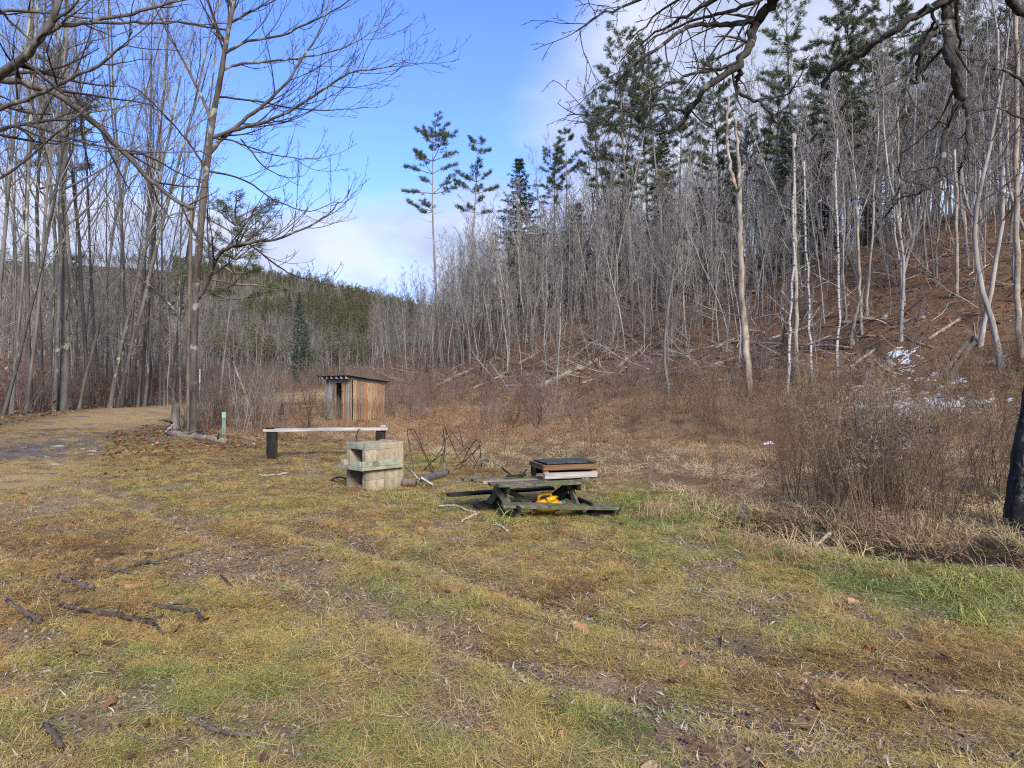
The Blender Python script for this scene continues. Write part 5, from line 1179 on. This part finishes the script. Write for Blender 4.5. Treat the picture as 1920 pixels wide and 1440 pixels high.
# ================================================================== GROUND COVER
rg = np.random.default_rng(31)
def blades(n, rad, lmin, lmax, wmin, wmax, lean, droop, m, name='blades', seg=2, seed=0):
    r = np.random.default_rng(seed); mb = MB()
    a = r.uniform(0, 6.283, n); q = rad * np.sqrt(r.random(n)); base = np.stack([q * np.cos(a), q * np.sin(a), np.full(n, -.005)], 1)
    az = r.uniform(0, 6.283, n); el = np.clip(r.normal(lean, .28, n), .05, 1.5); L = r.uniform(lmin, lmax, n); w = r.uniform(wmin, wmax, n)
    d = np.stack([np.cos(az) * np.cos(el), np.sin(az) * np.cos(el), np.sin(el)], 1); s = np.stack([-np.sin(az), np.cos(az), r.normal(0, .35, n)], 1); s /= np.linalg.norm(s, axis=1, keepdims=True)
    rows = []
    for k in range(seg + 1):
        f = k / seg; p = base + d * (L * f)[:, None]; p[:, 2] -= droop * L * f * f; p[:, 2] = np.maximum(p[:, 2], .002 * k)
        ww = (w * (1 - .85 * f))[:, None]; rows.append((p - s * ww, p + s * ww))
    V = np.stack([x for pr in rows for x in pr], 1).reshape(-1, 3); k = 2 * (seg + 1); b0 = (np.arange(n) * k)[:, None]
    Q = np.vstack([b0 + np.array([[2 * j, 2 * j + 1, 2 * j + 3, 2 * j + 2]]) for j in range(seg)]); mb.raw(V, Q)
    return mb.mesh(name, m)
def samp(N, y0, y1, pw, pad=90):
    """ground points in view, density falling with distance"""
    u = rg.random(N); Y = (y0 ** (2 - pw) + u * (y1 ** (2 - pw) - y0 ** (2 - pw))) ** (1 / (2 - pw)); px = rg.uniform(-pad, 1920 + pad, N)
    return (px - 960) / FPX * Y, Y
def put(name, x, y, keep, smin, smax, nv, tint, variants, label, lift=0.0, tilt=.12, cat=None, lie=False):
    x, y, tint = x[keep], y[keep], np.clip(tint[keep], 0, 1); n = len(x)
    e = .05; hx = (height(x + e, y) - height(x - e, y)) / (2 * e); hy = (height(x, y + e) - height(x, y - e)) / (2 * e)
    rot = np.stack([rg.normal(0, tilt, n) + np.clip(hy, -.6, .6) * .6, rg.normal(0, tilt, n) - np.clip(hx, -.6, .6) * .6, rg.uniform(0, 6.283, n)], 1)
    if not lie: rot[:, :2] = rg.normal(0, tilt, (n, 2))
    return scatter(name, np.stack([x, y, height(x, y) + lift], 1), rot, rg.uniform(smin, smax, n), rg.integers(0, nv, n), tint, variants, label, cat)
# short matted grass
GR = [blades(84, .10, .018, .055, .0006, .0015, .40, .30, M['grass'], seed=i) for i in range(6)] + [blades(60, .05, .05, .10, .0006, .0013, .75, .45, M['grass'], seed=10 + i, seg=3) for i in range(2)]
x, y = samp(110000, 2.3, 21, 1.15); n = len(x)
so = soil(x, y); ro = roadm(x, y); ta = tallm(x, y); wet = seg_dist(x, y, DITCH)
green = np.zeros(n)
for gx_, gy_, r_ in ((2.1, 9.2, 1.5), (1.6, 8.4, .8), (3.0, 5.5, .8), (3.7, 5.4, .9), (-.9, 9.2, 1.0), (-2.2, 9.9, .6), (2.6, 6.2, .6), (-.35, 3.0, .3)): green = np.maximum(green, 1 - sstep(r_ * .4, r_ * 1.2, np.hypot(x - gx_, y - gy_)))
hue = .10 + .85 * fbm(x * .55, y * .55, 131, 3) + .72 * (fbm(x * 2.2, y * 2.2, 135, 3) - .5) - .16 * sstep(0.5, 5, -x) + .02 * sstep(0, 3, x) + .20 * green + rg.normal(0, .16, n) - .05
keep = (rg.random(n) > so * .9) & (rg.random(n) > ro * .6) & (ta < rg.uniform(.3, .9, n)) & (wet > .5) & (rg.random(n) < .22 + 1.2 * sstep(.36, .58, fbm(x * 5, y * 5, 137, 3)))
put('grass', x, y, keep, .55, 1.5, 8, hue, GR, 'short matted yellow green grass of the clearing', tilt=.15)
TH = [blades(16, .13, .05, .13, .0006, .0013, .10, .05, M['straw'], seed=220 + i, seg=3) for i in range(4)]
x, y = samp(16000, 2.3, 14, 1.0)
put('flattened_dead_blades', x, y, (tallm(x, y) < .5) & (rg.random(len(x)) < .08 + .6 * sstep(.46, .62, fbm(x * 1.7, y * 1.7, 221, 3))), .6, 1.4, 4, .45 + rg.normal(0, .25, len(x)), TH, 'flattened dead straw blades lying in the turf', lift=.018, tilt=.12, lie=True)
# longer green grass by the ditch and table
LG = [blades(40, .12, .16, .34, .0022, .0042, .75, .75, M['grass'], seed=20 + i, seg=4) for i in range(4)]
x, y = samp(9000, 4.2, 13, .9); g = np.zeros(len(x))
for gx_, gy_, r_, wt_ in ((2.0, 9.3, 1.1, .7), (2.6, 8.6, .8, .7), (2.9, 6.1, .6, .6), (3.3, 5.7, .7, .8), (3.8, 5.5, .7, .9), (4.4, 5.2, .7, .9), (3.3, 5.0, .5, .4), (1.35, 8.5, .3, .5), (-1.5, 10.2, .5, .25), (.2, 8.3, .5, .3)): g = np.maximum(g, wt_ * (1 - sstep(r_ * .35, r_ * 1.1, np.hypot(x - gx_, y - gy_))))
put('long_grass', x, y, (rg.random(len(x)) < g) & (seg_dist(x, y, DITCH) > .35), .6, 1.15, 4, .82 + rg.normal(0, .12, len(x)), LG, 'longer green grass around the ditch and picnic table', tilt=.2)
# fallen narrow leaves
def leaf_mesh(L, W, curl, m, seed, shape='lance'):
    r = np.random.default_rng(seed); n = 5; v = []
    for k in range(n + 1):
        f = k / n; w = W * math.sin(math.pi * min(.98, max(.03, f)) ** .8); z = curl * L * (f - .5) ** 2 * 2 + .004; bx_ = .12 * L * math.sin(f * 3 + seed)
        v += [(L * (f - .5), bx_ - w, z + .35 * w), (L * (f - .5), bx_, z), (L * (f - .5), bx_ + w, z + .35 * w * r.uniform(.4, 1.6))]
    mb = MB(); mb.raw(v, [(3 * k + j, 3 * k + j + 1, 3 * k + j + 4, 3 * k + j + 3) for k in range(n) for j in range(2)]); return mb.mesh('leaf', m)
WL = [leaf_mesh(.062 + .012 * (i % 3), .0050 + .001 * (i % 2), .25 * (i - 2), M['willow_leaf'], i) for i in range(6)]
x, y = samp(26000, 2.3, 14, .75); so = soil(x, y); rutd = np.minimum(seg_dist(x, y, RUT1), seg_dist(x, y, RUT2))
pr = .10 + .34 * so + .45 * (1 - sstep(.05, .5, rutd)) + .12 * sstep(.5, .7, fbm(x * 1.3, y * 1.3, 141, 2)); pr *= (1 - sstep(9, 14, y)) * np.where(y < 7, 1, .7)
put('fallen_leaves', x, y, rg.random(len(x)) < pr, .35, .95, 6, rg.beta(1.2, 1.5, len(x)), WL, 'narrow pale dead leaves strewn over the grass and ruts', lift=.012, tilt=.35, lie=True)
# brown leaf litter on slopes, under the tall tree and through the lawn
def brown_leaf(seed, m, s=.05):
    r = np.random.default_rng(seed); k = 9; v = [(0, 0, .006)]
    for a in range(k):
        an = a * 6.283 / k; rr = s * r.uniform(.55, 1.15); v.append((rr * math.cos(an), rr * .75 * math.sin(an), r.uniform(0, .03)))
    mb = MB(); mb.raw(v, None, [(0, a + 1, (a + 1) % k + 1) for a in range(k)]); return mb.mesh('leaf', m, False)
BL = [brown_leaf(i, M['litter']) for i in range(6)]
x, y = samp(60000, 2.3, 60, .35); s_ = hill_s(x, y); d_ = np.hypot(x + 9.6, (y - 20) * .8)
pr = .75 * sstep(-3, 1, s_) + .75 * (1 - sstep(2.2, 5.0, d_)) + .8 * sstep(14, 17, -x) * sstep(14, 22, y) + .03 + .25 * sstep(4, 8, -x) * sstep(9, 16, y) + .05 * sstep(.55, .75, fbm(x * .9, y * .9, 151, 2))
put('leaf_litter', x, y, (rg.random(len(x)) < pr) & (roadm(x, y) < .5), .55, 1.25, 6, rg.beta(1.5, 1.8, len(x)), BL, 'brown leaf litter covering the slope and verge', lift=.01, tilt=.35, lie=True)
# crumbs of bark, leaf and grit on the worn ground
x, y = samp(60000, 2.3, 9, .8); so = soil(x, y)
put('ground_debris', x, y, rg.random(len(x)) < .10 + .55 * so, .08, .34, 6, rg.beta(1.3, 1.3, len(x)), [brown_leaf(30 + i, M['debris']) for i in range(6)], 'crumbs of leaf and bark litter on the worn ground', lift=.006, tilt=.4, lie=True)
# pale straw in the uncut field
ST = [blades(42, .16, .16, .42, .0022, .0044, .60, .70, M['straw'], seed=40 + i, seg=3) for i in range(5)]
x, y = samp(30000, 7, 62, .75); ta = tallm(x, y); s_ = hill_s(x, y)
tn = .25 + .55 * fbm(x * .4, y * .4, 161, 3) + .20 * (1 - sstep(13, 20, y)) - .18 * sstep(20, 30, y) + rg.normal(0, .12, len(x))
put('dead_field_grass', x, y, (rg.random(len(x)) < ta * .85) & (s_ < 2) & (seg_dist(x, y, DITCH) > .6) & (rg.random(len(x)) < .35 + .65 * sstep(.35, .6, fbm(x * .5, y * .5, 165, 2))), .55, 1.15, 5, tn, ST, 'dead straw coloured grass of the uncut field', tilt=.3)
# reddish bracken and dead weeds
def bracken(seed):
    r = np.random.default_rng(seed); mb = MB()
    for i in range(9):
        az = r.uniform(0, 6.28); P, Rd = walk(r, (r.normal(0, .08), r.normal(0, .08), 0), (math.cos(az) * .7, math.sin(az) * .7, 1), r.uniform(.3, .7), .004, .002, 5, -.12, .16); mb.tube(P, Rd, 3)
        C_ = P[2:]; n = 16; k = r.integers(0, len(C_), n); p = C_[k] + r.normal(0, .055, (n, 3)); d = r.normal(0, 1, (n, 3)); d /= np.linalg.norm(d, axis=1, keepdims=True); s = np.cross(d, r.normal(0, 1, (n, 3))); s /= np.linalg.norm(s, axis=1, keepdims=True) + 1e-9
        Ln = r.uniform(.02, .06, (n, 1)); W_ = r.uniform(.004, .012, (n, 1)); V_ = np.stack([p - s * W_, p + s * W_, p + d * Ln + s * W_ * .3, p + d * Ln - s * W_ * .3], 1).reshape(-1, 3); mb.raw(V_, np.arange(4 * n).reshape(-1, 4))
    return mb.mesh('bracken', M['bracken'])
BR = [bracken(60 + i) for i in range(5)]
x, y = samp(26000, 9, 66, .55); ta = tallm(x, y); s_ = hill_s(x, y)
dens = ta * (sstep(14, 22, y) * .55 + .14) * (.3 + .7 * sstep(.36, .56, fbm(x * .35, y * .35, 171, 3))) + .45 * sstep(17.5, 18.8, y) * sstep(3, 5, x) * (s_ < -1)
put('bracken', x, y, (rg.random(len(x)) < dens) & (seg_dist(x, y, DITCH) > .7) & (s_ < 1.5) & (x > -13) & (np.hypot(x + 6.9, y - 29.5) > 1.6), .4, .85, 5, .12 + .75 * fbm(x * .5, y * .5, 181, 3) + rg.normal(0, .14, len(x)), BR, 'reddish brown dead bracken and weeds in the field', tilt=.2)
# tall dark weed stems
def weed(seed, fluff):
    r = np.random.default_rng(seed); mb, mf = MB(), MB(); TP, TD = [], []
    for i in range(5):
        az = r.uniform(0, 6.28); t = r.uniform(.02, .25); P, Rd = walk(r, (r.normal(0, .12), r.normal(0, .12), 0), (math.cos(az) * t, math.sin(az) * t, 1), r.uniform(.9, 1.5), .0055, .0022, 7, .02, .07); mb.tube(P, Rd, 4)
        sprout(mb, r, P, Rd, [dict(n=9, start=.35, len=.26, ang=42, up=.06, wob=.14, seg=3, sides=3, rmin=.0022, rf=.5), dict(n=4, start=.3, len=.4, ang=40, up=.03, wob=.14, seg=2, sides=3, rmin=.0016)])
        if fluff: TP += [P[-1] + r.normal(0, .05, 3) for _ in range(10)]; TD += [np.array([0, 0, 1.0])] * 10
    if TP: tufts(mf, r, TP, TD, 6, .035, .006, 1.0)
    pr = [mb.mesh('weed', M['weed_stem'])] + ([mf.mesh('fluff', M['weed_fluff'])] if fluff else []); return joined(pr, 'weed')
WD = [weed(80 + i, i in (1, 4)) for i in range(6)]
x, y = samp(9000, 5.5, 34, .6); px = 960 + FPX * x / y
cl_ = fbm(x * .8, y * .8, 191, 3)
ditch_side = sstep(-.3, .5, (x - np.interp(y, [5.5, 6.5, 7.5, 8.5, 10, 12, 15, 18, 22], [5.2, 4.3, 3.7, 3.4, 3.5, 4.2, 5.2, 5.0, 4.0])))
dens = ditch_side * np.clip(.12 + 1.2 * sstep(.42, .62, cl_), 0, 1) * np.where(y < 11.5, .95, .22) * (y < 26) + .02 * tallm(x, y) + .45 * sstep(17.8, 18.8, y) * (1 - sstep(21, 23, y)) * sstep(2.5, 5, x)
put('tall_dead_weeds', x, y, (rg.random(len(x)) < dens) & (hill_s(x, y) < 3) & (seg_dist(x, y, DITCH) > .42), .5, 1.15, 6, np.clip(.25 + .55 * fbm(x * .7, y * .7, 201, 2) + rg.normal(0, .2, len(x)), 0, 1), WD, 'thicket of tall dark dead weed stems by the ditch', tilt=.12)
# arching pale dead grass over the ditch
AR = [blades(26, .2, .35, .8, .0018, .0036, .9, .75, M['straw'], seed=120 + i, seg=5) for i in range(4)]
x, y = samp(4200, 5, 12, .6); dd = seg_dist(x, y, DITCH)
put('arching_dead_grass', x, y, (dd < 1.5) & (dd > .42) & (rg.random(len(x)) < np.where(y < np.interp(x, [2.9, 3.36, 3.65, 4.1, 4.6, 6], [8.3, 7.5, 7.02, 6.85, 6.95, 6.9]), .10, .65)), .5, 1.05, 4, .45 + rg.normal(0, .22, len(x)), AR, 'long arching dead grass overhanging the ditch', tilt=.25)
# brush under the woods and round the tall tree
SB = [shrub(140 + i, 1.5, 7, .55).mesh('brush', M['weed_stem']) for i in range(3)] + [shrub(150 + i, 1.7, 9, .5).mesh('brush', M['shrub_red']) for i in range(3)]
x, y = samp(9000, 15, 75, .4); px = 960 + FPX * x / y; s_ = hill_s(x, y)
dens = .42 * np.exp(-((px - 420) / 110) ** 2) * sstep(19.5, 21.5, y) * (1 - sstep(30, 50, y)) + .45 * sstep(21, 26, y) * (px < 300) * (roadm(x, y) < .15) * sstep(15, 18, -x) + .30 * sstep(34, 44, y) * (px > 300) * (px < 930) + .06 * sstep(-4, 0, s_) * (1 - sstep(6, 14, s_)) + .30 * sstep(20, 24, y) * (px > 900) * (s_ < 0) * sstep(.42, .6, fbm(x * .25, y * .25, 211, 2)) + .5 * np.exp(-((px - 750) / 45) ** 2) * sstep(27, 30, y) * (1 - sstep(38, 48, y))
put('undergrowth', x, y, (rg.random(len(x)) < dens) & (roadm(x, y) < .2), .5, 1.2, 6, rg.random(len(x)), SB, 'leafless undergrowth and brush at the edge of the woods', tilt=.12)

# dead branches and slash strewn over the slope
def slash(seed):
    r = np.random.default_rng(seed); mb = MB()
    P, Rd = walk(r, (0, 0, .05), (1, r.normal(0, .2), r.uniform(.0, .25)), r.uniform(1.2, 3.2), r.uniform(.022, .045), .010, 6, -.01, .10); P[:, 2] = np.maximum(P[:, 2], .03); mb.tube(P, Rd, 5, True)
    sprout(mb, r, P, Rd, [dict(n=7, start=.25, len=.32, ang=48, up=.03, wob=.14, seg=4, sides=3, rmin=.008, rf=.5), dict(n=3, start=.3, len=.4, ang=40, up=.02, wob=.14, seg=2, sides=3, rmin=.006)])
    return mb.mesh('slash', M['slash'])
SL = [slash(200 + i) for i in range(7)]
x, y = samp(5200, 24, 75, .3); s_ = hill_s(x, y)
put('brushwood', x, y, (s_ > -1.5) & (s_ < 17) & (rg.random(len(x)) < .55 + .4 * (960 + FPX * x / y < 1400)), .5, 1.25, 7, rg.random(len(x)), SL, 'dead branches and brushwood strewn over the slope', tilt=.18, lie=True)

# single saplings and bushes that stand out
SHM = [shrub(160 + i, 2.6, 5, .28, .016, 9).mesh('stems', M['twig_dark']) for i in range(4)]
for i, (px, py, s, lab) in enumerate(((385, 812, .95, 'many stemmed leafless shrub at the right side of the tall tree'), (345, 808, .9, 'leafless shrub in front of the tall bare tree'), (455, 815, 1.2, 'tall thin shrub between the marker post and bench'), (505, 800, 1.1, 'whippy pale shrub behind the left end of the bench'), (480, 812, .95, 'thin shrub leaning over the left bench post'), (735, 770, 1.0, 'fan of bare stems beside the right wall of the shed'), (1215, 905, .22, 'tiny twiggy seedling right of the picnic table'), (1395, 1000, .22, 'low leafless twig plant in the grass left of the ditch'), (635, 905, .18, 'small twiggy plant left of the barbecue'), (582, 896, .28, 'thin dry weed stalk in the grass under the bench'))):
    g0 = hit(px, py); e = thing('leafless_shrub', lab, 'shrub', g0, i * 1.1, None); e.scale = (s,) * 3; add('stems', SHM[i % 4], e)
# rusty leaved bushes by the left stand
def beech(seed):
    r = np.random.default_rng(seed); m = shrub(seed, 1.9, 6, .6, .012, 8); mf = MB(); n = 230
    p = np.stack([r.normal(0, .5, n), r.normal(0, .5, n), r.uniform(.15, 1.5, n)], 1); d = r.normal(0, 1, (n, 3)); d /= np.linalg.norm(d, axis=1, keepdims=True); s = np.cross(d, r.normal(0, 1, (n, 3))); s /= np.linalg.norm(s, axis=1, keepdims=True)
    L_, W_ = r.uniform(.04, .08, (n, 1)), r.uniform(.015, .03, (n, 1)); mf.raw(np.stack([p - d * L_, p + s * W_, p + d * L_, p - s * W_], 1).reshape(-1, 3), np.arange(4 * n).reshape(-1, 4)); return m.mesh('stems', M['twig_dark']), mf.mesh('leaves', M['beech_leaf'])
BE = [beech(180), beech(181)]
for i, (px, py, s, lab) in enumerate(((158, 764, .75, 'rusty leaved bush at the foot of the left stand by the track'), (12, 768, 1.5, 'rusty leaved young beech at the left picture edge'), (30, 765, 1.3, 'second rusty leaved young beech just inside the left edge'), (298, 760, .45, 'small rusty bush at the far bend of the track'))):
    g0 = hit(px, py, 18); e = thing('rusty_bush', lab, 'bush', g0, i, 'rusty leaved bushes by the track'); e.scale = (s,) * 3
    add('stems', BE[i % 2][0], e); add('leaves', BE[i % 2][1], e)
# broad brown leaves lying on the near grass
def maple(seed):
    r = np.random.default_rng(seed); out = [(0, -.06), (.012, -.02), (.045, -.035), (.038, -.008), (.075, .012), (.050, .022), (.056, .05), (.028, .042), (.0, .088), (-.026, .042), (-.055, .052), (-.048, .022), (-.078, .010), (-.040, -.008), (-.046, -.034), (-.012, -.02)]
    v = [(0, 0, .010)] + [(x * 1.0, y, .006 + .03 * r.random() * math.hypot(x, y) / .08) for x, y in out]; k = len(out); mb = MB(); mb.raw(v, None, [(0, a + 1, (a + 1) % k + 1) for a in range(k)]); me = mb.mesh('blade', M['leaf_red'], False)
    st = MB(); st.tube([(0, -.055, .008), (.006, -.09, .014), (.016, -.115, .012)], [.0016, .0014, .0012], 5); return me, st.mesh('stalk', M['leaf_red'])
MP = [maple(i) for i in range(3)]
ML_ = [(200, 1216, 'broad brown leaf below the longest stick'), (228, 1372, 'curled rust leaf by the bare mound, lower left'), (140, 986, 'dark broad leaf on yellow grass at left'), (103, 1130, 'brown leaf between two dark sticks'), (245, 1432, 'large faded leaf at the bottom edge, left part'), (490, 1436, 'red brown leaf cut by the bottom edge'), (1296, 1408, 'red brown leaf on bare soil near the bottom edge'), (1330, 1425, 'pale broad leaf on bare soil, lowest in the rut'), (1770, 1243, 'large tan leaf on the grass at the right'), (1740, 1330, 'tan leaf in the rut right of the dark hollow'), (1390, 1300, 'dull red leaf in the grass right of centre'), (1545, 1168, 'small orange leaf on grass below the ditch'), (994, 968, 'orange leaf standing in front of the picnic table'), (896, 952, 'orange brown leaf at the left foot of the picnic table'), (963, 964, 'brown leaf below the near table leg'), (1265, 1290, 'brown leaf just above the rut, right of centre'), (308, 1050, 'grey brown leaf among the forked twigs'), (65, 970, 'dry leaf on the pale bare strip at left'), (1100, 1045, 'buff leaf on grass below the picnic table'), (1112, 1037, 'second buff leaf beside another below the table')]
for i, (px, py, lab) in enumerate(ML_):
    g0 = hit(px, py); e = thing('broad_leaf', lab, 'leaf', (g0.x, g0.y, g0.z + .03), rs.uniform(0, 6.28), 'broad brown leaves on the near grass'); e.scale = (rs.uniform(.36, .6),) * 3; e.rotation_euler = (rs.normal(0, .25), rs.normal(0, .25), e.rotation_euler[2])
    for me in MP[i % 3]: add(me.name.split('.')[0], me, e)
